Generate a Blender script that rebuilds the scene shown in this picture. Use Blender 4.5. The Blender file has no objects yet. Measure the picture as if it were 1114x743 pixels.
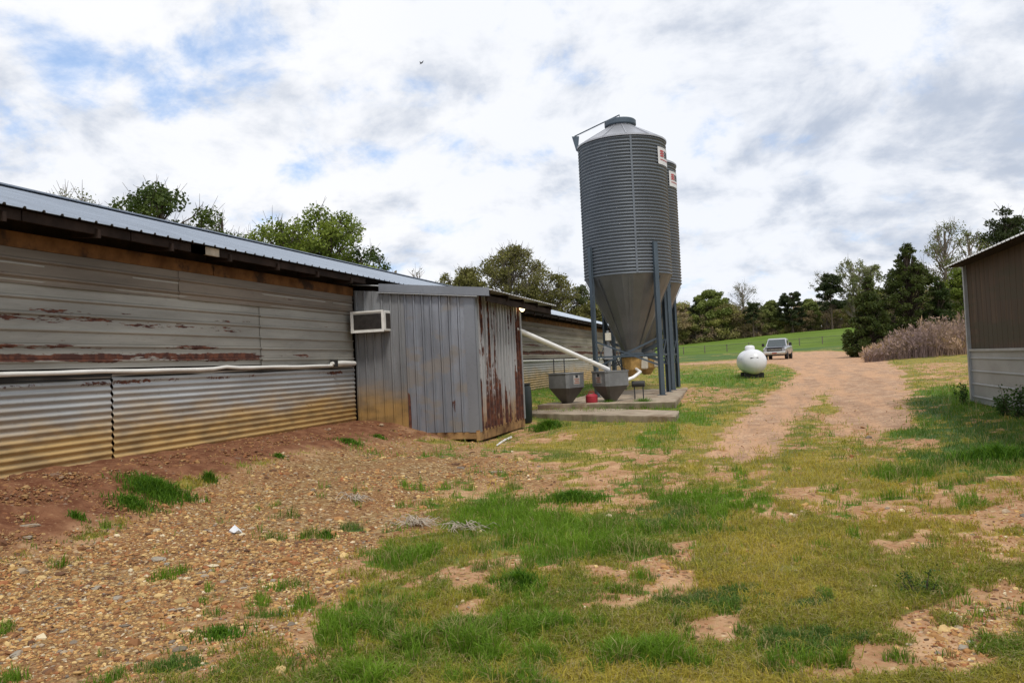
import bpy, math, random
import numpy as np
from mathutils import Vector, Matrix, Euler
R = math.radians
rng = np.random.default_rng(7)
random.seed(7)
sc = bpy.context.scene
col = sc.collection

# ---------------------------------------------------------------- camera
EYE = Vector((0, 0, 1.6))
YAW, PITCH, ROLL, FPX = 0.2913135, 0.0298705, 0.047, 857.0
f0 = Vector((-math.sin(YAW), math.cos(YAW), 0)); r0 = Vector((math.cos(YAW), math.sin(YAW), 0))
FW = f0 * math.cos(PITCH) + Vector((0, 0, math.sin(PITCH)))
u0 = -f0 * math.sin(PITCH) + Vector((0, 0, math.cos(PITCH)))
RT = r0 * math.cos(ROLL) - u0 * math.sin(ROLL)
UP = u0 * math.cos(ROLL) + r0 * math.sin(ROLL)
cam = bpy.data.cameras.new("camera"); co = bpy.data.objects.new("camera", cam); col.objects.link(co)
co.matrix_world = Matrix(((RT.x, UP.x, -FW.x, EYE.x), (RT.y, UP.y, -FW.y, EYE.y), (RT.z, UP.z, -FW.z, EYE.z), (0, 0, 0, 1)))
cam.sensor_width = 36; cam.lens = 36 * FPX / 1114; cam.clip_end = 3000; cam.clip_start = .05
sc.camera = co
def ray(px, py): return FW + RT * ((px - 557) / FPX) + UP * ((371.5 - py) / FPX)
def atz(px, py, z): d = ray(px, py); t = (z - EYE.z) / d.z; return EYE + d * t
def atx(px, py, x): d = ray(px, py); return EYE + d * (x / d.x)
def atd(px, py, dist): return EYE + ray(px, py) * dist

# ---------------------------------------------------------------- node helper
class G:
    def __init__(s, tree): s.t = tree; s.t.nodes.clear()
    def n(s, typ, **kw):
        nd = s.t.nodes.new(typ)
        for k, v in kw.items(): setattr(nd, k, v)
        return nd
    def l(s, a, b):
        s.t.links.new(a, b)
    def put(s, sock, v):
        if isinstance(v, bpy.types.NodeSocket): s.l(v, sock)
        elif isinstance(v, (tuple, list)) and len(v) == 3 and sock.type == 'RGBA': sock.default_value = (*v, 1)
        else: sock.default_value = v
    def m(s, op, a, b=0.0, c=None, clamp=False):
        nd = s.n('ShaderNodeMath', operation=op); nd.use_clamp = clamp
        s.put(nd.inputs[0], a); s.put(nd.inputs[1], b)
        if c is not None: s.put(nd.inputs[2], c)
        return nd.outputs[0]
    def vm(s, op, a, b):
        nd = s.n('ShaderNodeVectorMath', operation=op); s.put(nd.inputs[0], a); s.put(nd.inputs[1], b); return nd
    def mix(s, f, a, b, typ='MIX'):
        nd = s.n('ShaderNodeMix', data_type='RGBA', blend_type=typ)
        s.put(nd.inputs[0], f); s.put(nd.inputs[6], a); s.put(nd.inputs[7], b); return nd.outputs[2]
    def mr(s, v, a, b, c=0.0, d=1.0, smooth=True):
        nd = s.n('ShaderNodeMapRange'); nd.interpolation_type = 'SMOOTHSTEP' if smooth else 'LINEAR'
        s.put(nd.inputs[0], v)
        for i, x in enumerate((a, b, c, d)): s.put(nd.inputs[i + 1], x)
        return nd.outputs[0]
    def scale(s, vec, sc_):
        return s.vm('MULTIPLY', vec, tuple(sc_)).outputs[0]
    def noise(s, vec, scale=1.0, detail=4.0, rough=.55, dist=0.0, colr=False):
        nd = s.n('ShaderNodeTexNoise'); s.put(nd.inputs['Vector'], vec)
        nd.inputs['Scale'].default_value = scale; nd.inputs['Detail'].default_value = detail
        nd.inputs['Roughness'].default_value = rough; nd.inputs['Distortion'].default_value = dist
        return nd.outputs[1 if colr else 0]
    def obj(s): return s.n('ShaderNodeTexCoord').outputs['Object']
    def xyz(s, v):
        nd = s.n('ShaderNodeSeparateXYZ'); s.put(nd.inputs[0], v); return nd.outputs
    def attr(s, name): return s.n('ShaderNodeAttribute', attribute_name=name)
def newmat(name):
    m = bpy.data.materials.new(name); m.use_nodes = True; g = G(m.node_tree)
    out = g.n('ShaderNodeOutputMaterial'); p = g.n('ShaderNodeBsdfPrincipled'); g.l(p.outputs[0], out.inputs[0])
    return m, g, p, out
def bump(g, p, h, strength=.3, dist=.01):
    b = g.n('ShaderNodeBump'); b.inputs['Strength'].default_value = strength; b.inputs['Distance'].default_value = dist
    g.put(b.inputs['Height'], h); g.l(b.outputs[0], p.inputs['Normal'])

# ---------------------------------------------------------------- world, sun, exposure
SUN_EL, SUN_AZ = R(58), R(150)          # azimuth clockwise from +Y
w = bpy.data.worlds.new("World"); sc.world = w; w.use_nodes = True
g = G(w.node_tree)
out = g.n('ShaderNodeOutputWorld'); bg = g.n('ShaderNodeBackground'); g.l(bg.outputs[0], out.inputs[0])
sky = g.n('ShaderNodeTexSky', sky_type='NISHITA'); sky.sun_disc = False
sky.sun_elevation = SUN_EL; sky.sun_rotation = SUN_AZ; sky.dust_density = 1.0; sky.air_density = 1.0
dirv = g.n('ShaderNodeTexCoord').outputs['Generated']
X, Y, Z = g.xyz(dirv)
zz = g.m('ADD', g.m('MAXIMUM', Z, 0.0), .42)
cb = g.n('ShaderNodeCombineXYZ'); g.l(g.m('DIVIDE', X, zz), cb.inputs[0]); g.l(g.m('DIVIDE', Y, zz), cb.inputs[1])
P = cb.outputs[0]
n1 = g.noise(P, 6.0, 10, .62, .2)
n2 = g.noise(g.vm('ADD', P, (7.3, 2.1, 0)).outputs[0], 4.2, 10, .58, .35)
n3 = g.noise(g.vm('ADD', P, (3.1, 9.7, 4)).outputs[0], .75, 4, .5)
blob = None
for px, py, rad, s_ in [(165, 100, .10, .25), (70, 70, .06, .12), (285, 85, .07, .14), (335, 190, .045, .22), (480, 125, .07, .10), (250, 55, .06, .1), (560, 10, .08, .17), (490, 165, .05, .13), (40, 20, .1, .1), (400, 165, .05, .08), (600, 150, .05, .09), (350, 100, .06, .12)]:
    d = ray(px, py).normalized()
    dn = g.vm('DISTANCE', dirv, tuple(d)).outputs['Value']
    v = g.mr(dn, rad * 1.1, 0.0, 0, s_ * .66)
    blob = v if blob is None else g.m('ADD', blob, v)
cov = g.m('SUBTRACT', g.m('ADD', g.m('MULTIPLY', n1, .78), g.m('MULTIPLY', n2, .35)), blob)   # low = blue
cm = g.mr(cov, .27, .53)
grey = None
for px, py, rx, s_ in [(1050, 190, .16, .42), (900, 20, .2, .12), (850, 225, .08, .2), (640, 60, .15, .14), (1100, 120, .12, .3), (880, 60, .12, .2), (960, 210, .12, .25), (100, 130, .15, .1)]:
    d = ray(px, py).normalized()
    dn = g.vm('DISTANCE', dirv, tuple(d)).outputs['Value']
    v = g.mr(dn, rx * 1.2, 0.0, 0, s_ * .33)
    grey = v if grey is None else g.m('ADD', grey, v)
sh = g.m('ADD', g.m('MULTIPLY', n2, .9), g.m('MULTIPLY', g.noise(P, 11, 8, .6), .35))
sh = g.m('SUBTRACT', sh, g.m('MULTIPLY', grey, .7))
cc = g.mix(g.mr(sh, .37, .66), (5.4, 6.0, 7.1), (9.8, 9.9, 10.2))
cc = g.mix(g.mr(n3, .35, .6), g.mix(1.0, cc, (.93, .95, .98), 'MULTIPLY'), cc)
edge = g.mix(1.0, cc, (.9, .96, 1.06), 'MULTIPLY')
blue = g.mix(.5, g.mix(1.0, sky.outputs[0], (1.6, 1.7, 1.9), 'MULTIPLY'), (4.4, 6.4, 9.6))
c_all = g.mix(cm, blue, g.mix(g.mr(cm, .2, 1.0), edge, cc))
g.l(c_all, bg.inputs[0]); bg.inputs[1].default_value = 0.092
sl = bpy.data.lights.new("sun", 'SUN'); sl.energy = 2.1; sl.angle = R(10); sl.color = (1, .95, .87)
so = bpy.data.objects.new("sun", sl); col.objects.link(so)
sd = Vector((math.sin(SUN_AZ) * math.cos(SUN_EL), math.cos(SUN_AZ) * math.cos(SUN_EL), math.sin(SUN_EL)))
so.rotation_euler = (-sd).to_track_quat('-Z', 'Y').to_euler(); so.location = (0, 0, 50)
vs = sc.view_settings; vs.view_transform = 'Standard'; vs.look = 'None'; vs.exposure = 0.14; vs.gamma = 1.0; vs.use_curve_mapping = False
sc.cycles.max_bounces = 6; sc.cycles.diffuse_bounces = 3; sc.cycles.transparent_max_bounces = 8

# ---------------------------------------------------------------- noise in numpy
_T = np.random.default_rng(3).random((8, 256, 256))
def vnoise(x, y, k=0):
    xi = np.floor(x).astype(int); yi = np.floor(y).astype(int); fx = x - xi; fy = y - yi
    fx = fx * fx * (3 - 2 * fx); fy = fy * fy * (3 - 2 * fy); T = _T[k % 8]
    a = T[xi & 255, yi & 255]; b = T[(xi + 1) & 255, yi & 255]; c = T[xi & 255, (yi + 1) & 255]; d = T[(xi + 1) & 255, (yi + 1) & 255]
    return (a * (1 - fx) + b * fx) * (1 - fy) + (c * (1 - fx) + d * fx) * fy
def fbm(x, y, k=0, o=4):
    s = 0; a = .5; t = 0
    for i in range(o):
        s = s + a * vnoise(x * 2 ** i + 13.7 * i, y * 2 ** i + 7.1 * i, k + i); t += a; a *= .5
    return s / t
def sstep(a, b, x):
    t = np.clip((x - a) / (b - a), 0, 1); return t * t * (3 - 2 * t)

# ---------------------------------------------------------------- terrain height
def zg(x, y, fine=True):
    x = np.asarray(x, float); y = np.asarray(y, float)
    z = np.interp(y, [-60, 0, 6, 14, 20, 27, 32, 45, 73, 90, 130, 205, 300, 900], [0, 0, .1, .2, .3, .42, .62, .82, 1.0, 1.12, 1.85, 5.1, 6.5, 7.5])
    z = z + np.interp(x, [2, 4.5, 8], [0, .15, .22]) * np.interp(y, [4, 14, 30, 45], [0, 1, 1, 0])
    z = z + np.clip(x + 12, -40, 60) * .045 * sstep(95, 205, y) - 0.0
    z = z + sstep(6, 14, x) * sstep(38, 60, y) * (1 - sstep(90, 130, y)) * .35
    # soil bank up against the left house
    base = np.interp(y, [-8, 3, 7, 14, 14.3, 16.5, 19, 60], [.68, .68, .68, .64, .62, .5, .62, .72])
    b = sstep(-5.1, -7.3, x + .25 * (fbm(y * .8, x * .3, 2) - .5))
    z = z * (1 - b) + np.maximum(z, base) * b
    z = z - .10 * np.exp(-(((x + 4.9) / .9) ** 4 + ((y - 15.9) / 2.2) ** 4)) - .07 * np.exp(-(((x + 3.4) / 2.2) ** 4 + ((y - 18.3) / 1.3) ** 4))
    # gravel heap to the left
    z = z + .16 * np.exp(-((x + 4.9) ** 2 / 1.3 + (y - 9.0) ** 2 / 14)) 
    if fine:
        dd = np.sqrt(x * x + y * y)
        z = z + (fbm(x * .7, y * .7, 1) - .5) * .10 * sstep(1, 5, dd) * (1 - sstep(-6.6, -7.2, x) * (y < 60)) * np.where((x > -5.8) & (x < -1.6) & (y > 17) & (y < 31), .2, 1)
        z = z + (fbm(x * 5, y * 5, 3) - .5) * .035 * (1 - sstep(30, 60, dd))
        z = z + (fbm(x * .03, y * .03, 4) - .5) * 1.2 * sstep(110, 160, y)
    return z
def project(x, y, z):
    dx, dy, dz = x, y, z - EYE.z
    d = dx * FW.x + dy * FW.y + dz * FW.z
    u = dx * RT.x + dy * RT.y + dz * RT.z; v = dx * UP.x + dy * UP.y + dz * UP.z
    d = np.where(d < .3, .3, d)
    return 557 + FPX * u / d, 371.5 - FPX * v / d, d
def ground_at(px, py):
    d = np.array(ray(px, py)); t = 3.0
    for _ in range(400):
        p = np.array(EYE) + d * t
        gz = float(zg(p[0], p[1]))
        if p[2] <= gz: break
        t += max((p[2] - gz) * .6, .004) * (1.0 if d[2] > -.03 else 1.0)
    return Vector((p[0], p[1], gz))

# ---------------------------------------------------------------- ground type fields
def inpoly(px, py, poly):
    ins = np.zeros(px.shape, bool); dm = np.full(px.shape, 1e9)
    n = len(poly)
    for i in range(n):
        x1, y1 = poly[i]; x2, y2 = poly[(i + 1) % n]
        c = ((y1 > py) != (y2 > py)) & (px < (x2 - x1) * (py - y1) / (y2 - y1 + 1e-9) + x1)
        ins ^= c
        ex, ey = x2 - x1, (y2 - y1)
        t = np.clip(((px - x1) * ex + (py - y1) * ey) / (ex * ex + ey * ey + 1e-9), 0, 1)
        dm = np.minimum(dm, np.hypot(px - x1 - t * ex, (py - y1 - t * ey) * 1.6))
    return np.where(ins, dm, -dm)
def ell(px, py, cx, cy, rx, ry): return 1 - np.hypot((px - cx) / rx, (py - cy) / ry)
ROAD = [[(770, 500), (782, 478), (812, 450), (846, 424), (868, 409), (864, 401), (842, 395.5), (800, 395), (735, 397), (735, 395.8), (830, 390.5), (850, 384), (900, 382), (935, 384), (962, 392), (985, 404), (992, 430), (978, 462), (945, 470), (908, 466), (915, 440), (900, 428), (880, 440), (862, 462), (832, 492), (812, 503)]]
GRAVEL = [(-90, 640), (-20, 590), (60, 590), (130, 560), (240, 520), (330, 485), (400, 474), (520, 484), (560, 500), (600, 520), (470, 545), (410, 590), (335, 645), (265, 690), (190, 712), (150, 775), (-90, 800)]
REDB = [(-150, 500), (0, 505), (390, 440), (430, 466), (530, 474), (400, 482), (330, 490), (230, 520), (130, 560), (60, 590), (-150, 640)]
DIRT = [(580, 626, 125, 19), (650, 632, 60, 14), (705, 610, 32, 18), (690, 640, 34, 22), (650, 528, 70, 26), (560, 520, 130, 22), (845, 533, 30, 12), (885, 552, 34, 10), (815, 680, 42, 14), (1075, 575, 110, 34), (1050, 690, 80, 50), (990, 482, 28, 9), (965, 705, 22, 28), (240, 685, 130, 32), (190, 680, 70, 16), (80, 735, 170, 40), (960, 590, 40, 14), (590, 475, 25, 10), (770, 430, 34, 7), (740, 592, 20, 6), (850, 660, 18, 6), (1040, 400, 40, 5), (1060, 412, 50, 4), (480, 660, 50, 10), (700, 500, 30, 8), (930, 560, 40, 8), (1100, 640, 60, 20)]
LUSH = [(600, 586, 110, 30), (530, 552, 56, 16), (624, 541, 26, 15), (705, 560, 50, 24), (560, 695, 150, 48), (430, 690, 100, 34), (640, 705, 90, 44), (350, 682, 44, 18), (470, 652, 80, 14), (565, 636, 16, 11), (1070, 485, 80, 40), (1020, 440, 60, 20), (850, 655, 50, 14), (790, 645, 44, 12), (905, 690, 55, 18), (735, 720, 110, 36), (595, 466, 18, 12), (640, 450, 60, 10), (770, 560, 45, 26), (780, 412, 60, 10), (720, 470, 20, 8), (760, 455, 30, 8), (705, 480, 25, 7), (440, 610, 40, 16), (400, 575, 26, 8), (800, 520, 18, 8), (230, 712, 90, 20), (380, 478, 12, 6), (690, 520, 22, 8), (720, 440, 22, 14), (600, 425, 60, 12), (1010, 465, 40, 14), (890, 720, 50, 20), (660, 500, 14, 6), (1000, 520, 30, 6), (1100, 440, 60, 24)]
DARKW = [(860, 506, 60, 8), (235, 712, 90, 22), (905, 690, 60, 16), (850, 655, 50, 12), (785, 650, 50, 12), (1060, 480, 70, 30), (390, 572, 24, 8), (1000, 445, 36, 14), (700, 560, 30, 10), (270, 690, 30, 14)]
YEL = [(880, 640, 170, 60), (720, 470, 120, 20), (840, 590, 130, 40), (960, 540, 140, 30), (1000, 400, 80, 10), (620, 478, 60, 8), (800, 490, 60, 20), (930, 640, 120, 30), (560, 480, 60, 8)]
def fields(x, y, z):
    px, py, d = project(x, y, z)
    front = (x * FW.x + y * FW.y) > 1.0
    wob = (fbm(x * .9, y * .9, 5) - .5); wob2 = (fbm(x * 3.3, y * 3.3, 6) - .5) * 1.5
    wob3 = fbm(x * .9 + 50, y * .9, 3) - .5
    k = FPX / d
    sx = (wob * 1.1 + wob2 * .45) * k; sy = (wob3 * .55 + wob2 * .25) * k * .25
    qx = px + sx; qy = py + sy
    soft = .22 * k + .6; nfac = 1 - .75 * sstep(25, 60, d)
    def pf(poly, s=1.0, nz=1.0): return sstep(-1, 1, inpoly(px + sx * nz * .5, py + sy * nz * .5, poly) / (soft * s) + ((fbm(x * 2.1, y * 2.1, 4) - .5) * 2.4 + (fbm(x * 7, y * 7, 6) - .5) * 1.6) * nz * nfac)
    road = pf(ROAD[0], 1.7, .9) * front
    gravel = pf(GRAVEL, 1.4) * front
    red = pf(REDB, 1.0) * front
    red = np.maximum(red, sstep(-6.2, -6.8, x) * (y < 15))
    def ef(L, nz=1.0):
        r = np.zeros(px.shape)
        for (cx, cy, rx, ry) in L: r = np.maximum(r, sstep(-.7, .6, ell(px + sx * nz, py + sy * nz, cx, cy, rx, ry)))
        return r * front
    dirt = ef(DIRT); lush = ef([(a_, b_, c_ * .9, d_ * .9) for a_, b_, c_, d_ in LUSH], 1.0); dark = ef(DARKW, .7); yel = ef(YEL)
    # outside the picture: mixed ground
    off = 1 - front * ((px > -90) & (px < 1200))
    dirt = np.maximum(dirt, off * sstep(.52, .6, fbm(x * .35, y * .35, 2)))
    lush = np.maximum(lush, off * sstep(.5, .6, fbm(x * .4 + 9, y * .4, 4)))
    field = sstep(124, 129, y - np.interp(x, [-20, 20], [0, 6]))
    rough = sstep(74, 84, y) * (1 - field)
    lush = np.maximum(lush, sstep(.4, .62, fbm(x * .25, y * .25, 4)) * .55 * sstep(18, 26, d) * (1 - dirt))
    lush = lush * (1 - gravel * .85 * (1 - .6 * sstep(.4, .9, lush))) 
    q1 = fbm(x * 2.6 + 3, y * 2.6, 2); q2 = fbm(x * 8, y * 8, 5); q3 = fbm(x * .7 + 11, y * .7, 1)
    near = 1 - sstep(30, 60, d)
    rag = ((q1 - .5) * 1.9 + (q2 - .5) * 1.7 + (q3 - .5) * 1.2) * near
    lush = sstep(.34, 1.05, lush * (1 - .75 * dirt) * 1.1 + rag) * (1 - .85 * red)
    bare = np.maximum(dirt, np.maximum(gravel, red))
    bare = sstep(.28, .62, bare + rag * .8 + (q3 - .5) * .6 * near)
    bare = np.maximum(bare, gravel * .85)
    lush = np.maximum(lush * (1 - road) * (1 - .6 * rough), field)
    # patchiness of short turf
    rz = rough * sstep(.3, .55, fbm(x * .08, y * .3, 3)) * (1 - road); dark = np.maximum(dark, rz * .9); lush = np.maximum(lush, rz * .85)
    pn = fbm(x * 1.7, y * 1.7, 1); pn2 = fbm(x * 6, y * 6, 2)
    short = (1 - bare) * (1 - road) * sstep(.24, .52, pn * .55 + pn2 * .45 + .08 * yel)
    short = np.maximum(short, field)
    # stray tufts on dirt
    stray = sstep(.48, .60, pn2 * .55 + fbm(x * 2.4 + 5, y * 2.4, 7) * .45) * dirt * .9 * (1 - gravel) * (1 - red)
    short = np.maximum(short, stray) * (1 - red) * (1 - .75 * gravel)
    far_road = road
    return dict(road=road, gravel=gravel * (1 - red), red=red, dirt=dirt, lush=np.clip(lush, 0, 1), dark=dark, yel=yel, short=np.clip(short, 0, 1), field=field, d=d, px=px, py=py)

# ---------------------------------------------------------------- bulk mesh
def bulk(name, V, F, mat, colors=None, smooth=False, parent=None):
    V = np.asarray(V, np.float32); F = np.asarray(F, np.int32)
    me = bpy.data.meshes.new(name); k = F.shape[1]
    me.vertices.add(len(V)); me.vertices.foreach_set('co', V.ravel())
    me.loops.add(F.size); me.loops.foreach_set('vertex_index', F.ravel())
    me.polygons.add(len(F)); me.polygons.foreach_set('loop_start', np.arange(0, F.size, k, dtype=np.int32))
    me.polygons.foreach_set('use_smooth', np.full(len(F), smooth, bool))
    me.update(calc_edges=True)
    if colors is not None:
        for nm, c in (colors.items() if isinstance(colors, dict) else [('Col', colors)]):
            a = me.color_attributes.new(nm, 'FLOAT_COLOR', 'POINT'); c4 = np.ones((len(V), 4), np.float32); c4[:, :c.shape[1]] = c
            a.data.foreach_set('color', c4.ravel())
    me.materials.append(mat)
    o = bpy.data.objects.new(name, me); col.objects.link(o)
    if parent: o.parent = parent
    return o

# ---------------------------------------------------------------- object helpers
def tag(o, label=None, cat=None, group=None, kind=None):
    if label: o['label'] = label
    if cat: o['category'] = cat
    if group: o['group'] = group
    if kind: o['kind'] = kind
    return o
def thing(name, label, cat, loc=(0, 0, 0), rz=0, group=None, rot=None):
    o = bpy.data.objects.new(name, None); col.objects.link(o); o.location = loc; o.rotation_euler = rot or (0, 0, rz)
    o.empty_display_size = .3
    return tag(o, label, cat, group)
def rootloc(p):
    v = Vector((0, 0, 0))
    while p: v += p.location; p = p.parent
    return v
class MB:
    def __init__(s): s.v = []; s.f = []
    def add(s, V, F):
        n = len(s.v); s.v += [tuple(v) for v in V]; s.f += [tuple(i + n for i in f) for f in F]; return s
    def box(s, c, d, rot=None, bev=0.0):
        hx, hy, hz = d[0] / 2, d[1] / 2, d[2] / 2
        if bev <= 0:
            V = [Vector((a * hx, b * hy, e * hz)) for e in (-1, 1) for a, b in ((-1, -1), (1, -1), (1, 1), (-1, 1))]
            F = [(3, 2, 1, 0), (4, 5, 6, 7), (0, 1, 5, 4), (1, 2, 6, 5), (2, 3, 7, 6), (3, 0, 4, 7)]
        else:
            bm_V = []; F = []
            rings = [(-hz, bev), (-hz + bev, 0), (hz - bev, 0), (hz, bev)]
            for z, ins in rings:
                x, y = hx - ins, hy - ins; b = bev if ins == 0 else bev * .6
                bm_V += [Vector(p) for p in ((-x + b, -y, z), (x - b, -y, z), (x, -y + b, z), (x, y - b, z), (x - b, y, z), (-x + b, y, z), (-x, y - b, z), (-x, -y + b, z))]
            for k in range(3):
                for i in range(8): j = (i + 1) % 8; F.append((k * 8 + i, k * 8 + j, k * 8 + 8 + j, k * 8 + 8 + i))
            F.append(tuple(reversed(range(8)))); F.append(tuple(24 + i for i in range(8))); V = bm_V
        M = (rot if isinstance(rot, Matrix) else Euler(rot).to_matrix()) if rot is not None else Matrix.Identity(3)
        c = Vector(c)
        return s.add([M @ v + c for v in V], F)
    def bar(s, a, b, wd, ht, up=(0, 0, 1)):
        a = Vector(a); b = Vector(b); y = (b - a).normalized(); x = y.cross(Vector(up)).normalized(); z = x.cross(y)
        M = Matrix((x, y, z)).transposed()
        return s.box((a + b) / 2, (wd, (b - a).length, ht), M)
    def tube(s, pts, rad, seg=8, cap=True):
        pts = [Vector(p) for p in pts]; n = len(pts)
        if not hasattr(rad, '__len__'): rad = [rad] * n
        V = []; F = []; x = None
        for i, p in enumerate(pts):
            t = (pts[min(i + 1, n - 1)] - pts[max(i - 1, 0)]).normalized()
            if x is None: x = t.orthogonal().normalized()
            x = (x - t * x.dot(t)).normalized(); y = t.cross(x)
            for k in range(seg):
                a = 2 * math.pi * k / seg; V.append(p + (x * math.cos(a) + y * math.sin(a)) * rad[i])
        for i in range(n - 1):
            for k in range(seg):
                j = (k + 1) % seg; F.append((i * seg + k, i * seg + j, (i + 1) * seg + j, (i + 1) * seg + k))
        if cap: F.append(tuple(reversed(range(seg)))); F.append(tuple((n - 1) * seg + k for k in range(seg)))
        return s.add(V, F)
    def lathe(s, prof, c=(0, 0, 0), seg=32, axis='Z', cap=True, a0=0, a1=2 * math.pi):
        V = []; F = []; full = abs(a1 - a0 - 2 * math.pi) < 1e-6; m = seg if full else seg + 1
        for r, z in prof:
            for k in range(m):
                a = a0 + (a1 - a0) * k / seg; p = (r * math.cos(a), r * math.sin(a), z)
                if axis == 'X': p = (p[2], p[0], p[1])
                if axis == 'Y': p = (p[1], p[2], p[0])
                V.append(Vector(p) + Vector(c))
        for i in range(len(prof) - 1):
            for k in range(seg if full else seg):
                j = (k + 1) % m if full else k + 1
                F.append((i * m + k, i * m + j, (i + 1) * m + j, (i + 1) * m + k))
        if cap and full: F.append(tuple(reversed(range(m)))); F.append(tuple((len(prof) - 1) * m + k for k in range(m)))
        return s.add(V, F)
    def prism(s, poly, a, b):      # poly in plane, list of Vector pts, extruded by vector b-a
        n = len(poly); off = Vector(b) - Vector(a)
        V = [Vector(p) for p in poly] + [Vector(p) + off for p in poly]
        F = [tuple(reversed(range(n))), tuple(range(n, 2 * n))] + [(i, (i + 1) % n, n + (i + 1) % n, n + i) for i in range(n)]
        return s.add(V, F)
    def sheet(s, o, ua, ub, un, prof, Lb, nb=1, t=.004, wob=0.0, k=0, trim=None):
        """metal sheet: profile (s,h) along ua with height along un, run along ub; trim(s)->(b0,b1)"""
        o, ua, ub, un = map(Vector, (o, ua, ub, un)); m = len(prof); V = []
        for side in (0, 1):
            for j in range(nb + 1):
                for (sa, h) in prof:
                    b0, b1 = trim(sa) if trim else (0, Lb)
                    bb = b0 + (b1 - b0) * j / nb
                    hh = h - side * t
                    if wob: hh += wob * (float(fbm(np.array(sa * 1.3 + k * 17), np.array(bb * 1.3 + k * 5), 2)) - .5)
                    V.append(o + ua * sa + ub * bb + un * hh)
        F = []; N = m * (nb + 1)
        for j in range(nb):
            for i in range(m - 1):
                a = j * m + i; F.append((a, a + 1, a + m + 1, a + m)); F.append((N + a, N + a + m, N + a + m + 1, N + a + 1))
        for i in range(m - 1):
            F.append((i, N + i, N + i + 1, i + 1)); b = nb * m + i; F.append((b, b + 1, N + b + 1, N + b))
        for j in range(nb):
            a = j * m; F.append((a, a + m, N + a + m, N + a)); b = j * m + m - 1; F.append((b, N + b, N + b + m, b + m))
        return s.add(V, F)
    def build(s, name, mat, parent=None, smooth=False, world=False, angle=None):
        me = bpy.data.meshes.new(name)
        off = rootloc(parent) if (world and parent) else Vector((0, 0, 0))
        me.from_pydata([tuple(Vector(v) - off) for v in s.v], [], s.f); me.update()
        import bmesh
        bm = bmesh.new(); bm.from_mesh(me); bmesh.ops.recalc_face_normals(bm, faces=bm.faces)
        if smooth:
            for f in bm.faces: f.smooth = True
            ang = R(angle or 40)
            for e in bm.edges:
                if len(e.link_faces) == 2 and e.calc_face_angle(0) > ang: e.smooth = False
        bm.to_mesh(me); bm.free()
        me.materials.append(mat)
        o = bpy.data.objects.new(name, me); col.objects.link(o)
        if parent: o.parent = parent
        return o
def copy_tree(o, parent=None):
    c = o.copy(); col.objects.link(c)
    if parent: c.parent = parent
    for ch in list(o.children): copy_tree(ch, c)
    return c

# ---------------------------------------------------------------- materials
def simple(name, c, rough=.6, metal=0.0, var=.15, scale=3.0, spec=.4, dirt=None, dscale=1.5, dth=(.5, .65), bmp=0, bscale=40, emit=None, estr=0):
    m, g, p, out = newmat(name); v = g.obj()
    n = g.noise(v, scale, 5, .6)
    c1 = g.mix(g.mr(n, .3, .7, 0, 1), tuple(x * (1 - var) for x in c), tuple(min(1, x * (1 + var)) for x in c))
    if dirt: c1 = g.mix(g.mr(g.noise(v, dscale, 6, .65), *dth), c1, dirt)
    g.put(p.inputs['Base Color'], c1); p.inputs['Roughness'].default_value = rough; p.inputs['Metallic'].default_value = metal
    p.inputs['Specular IOR Level'].default_value = spec
    if bmp: bump(g, p, g.noise(v, bscale, 4), bmp, .005)
    if emit: p.inputs['Emission Color'].default_value = (*emit, 1); p.inputs['Emission Strength'].default_value = estr
    return m
RUST = (.062, .022, .016); RUST2 = (.15, .052, .028)
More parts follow.
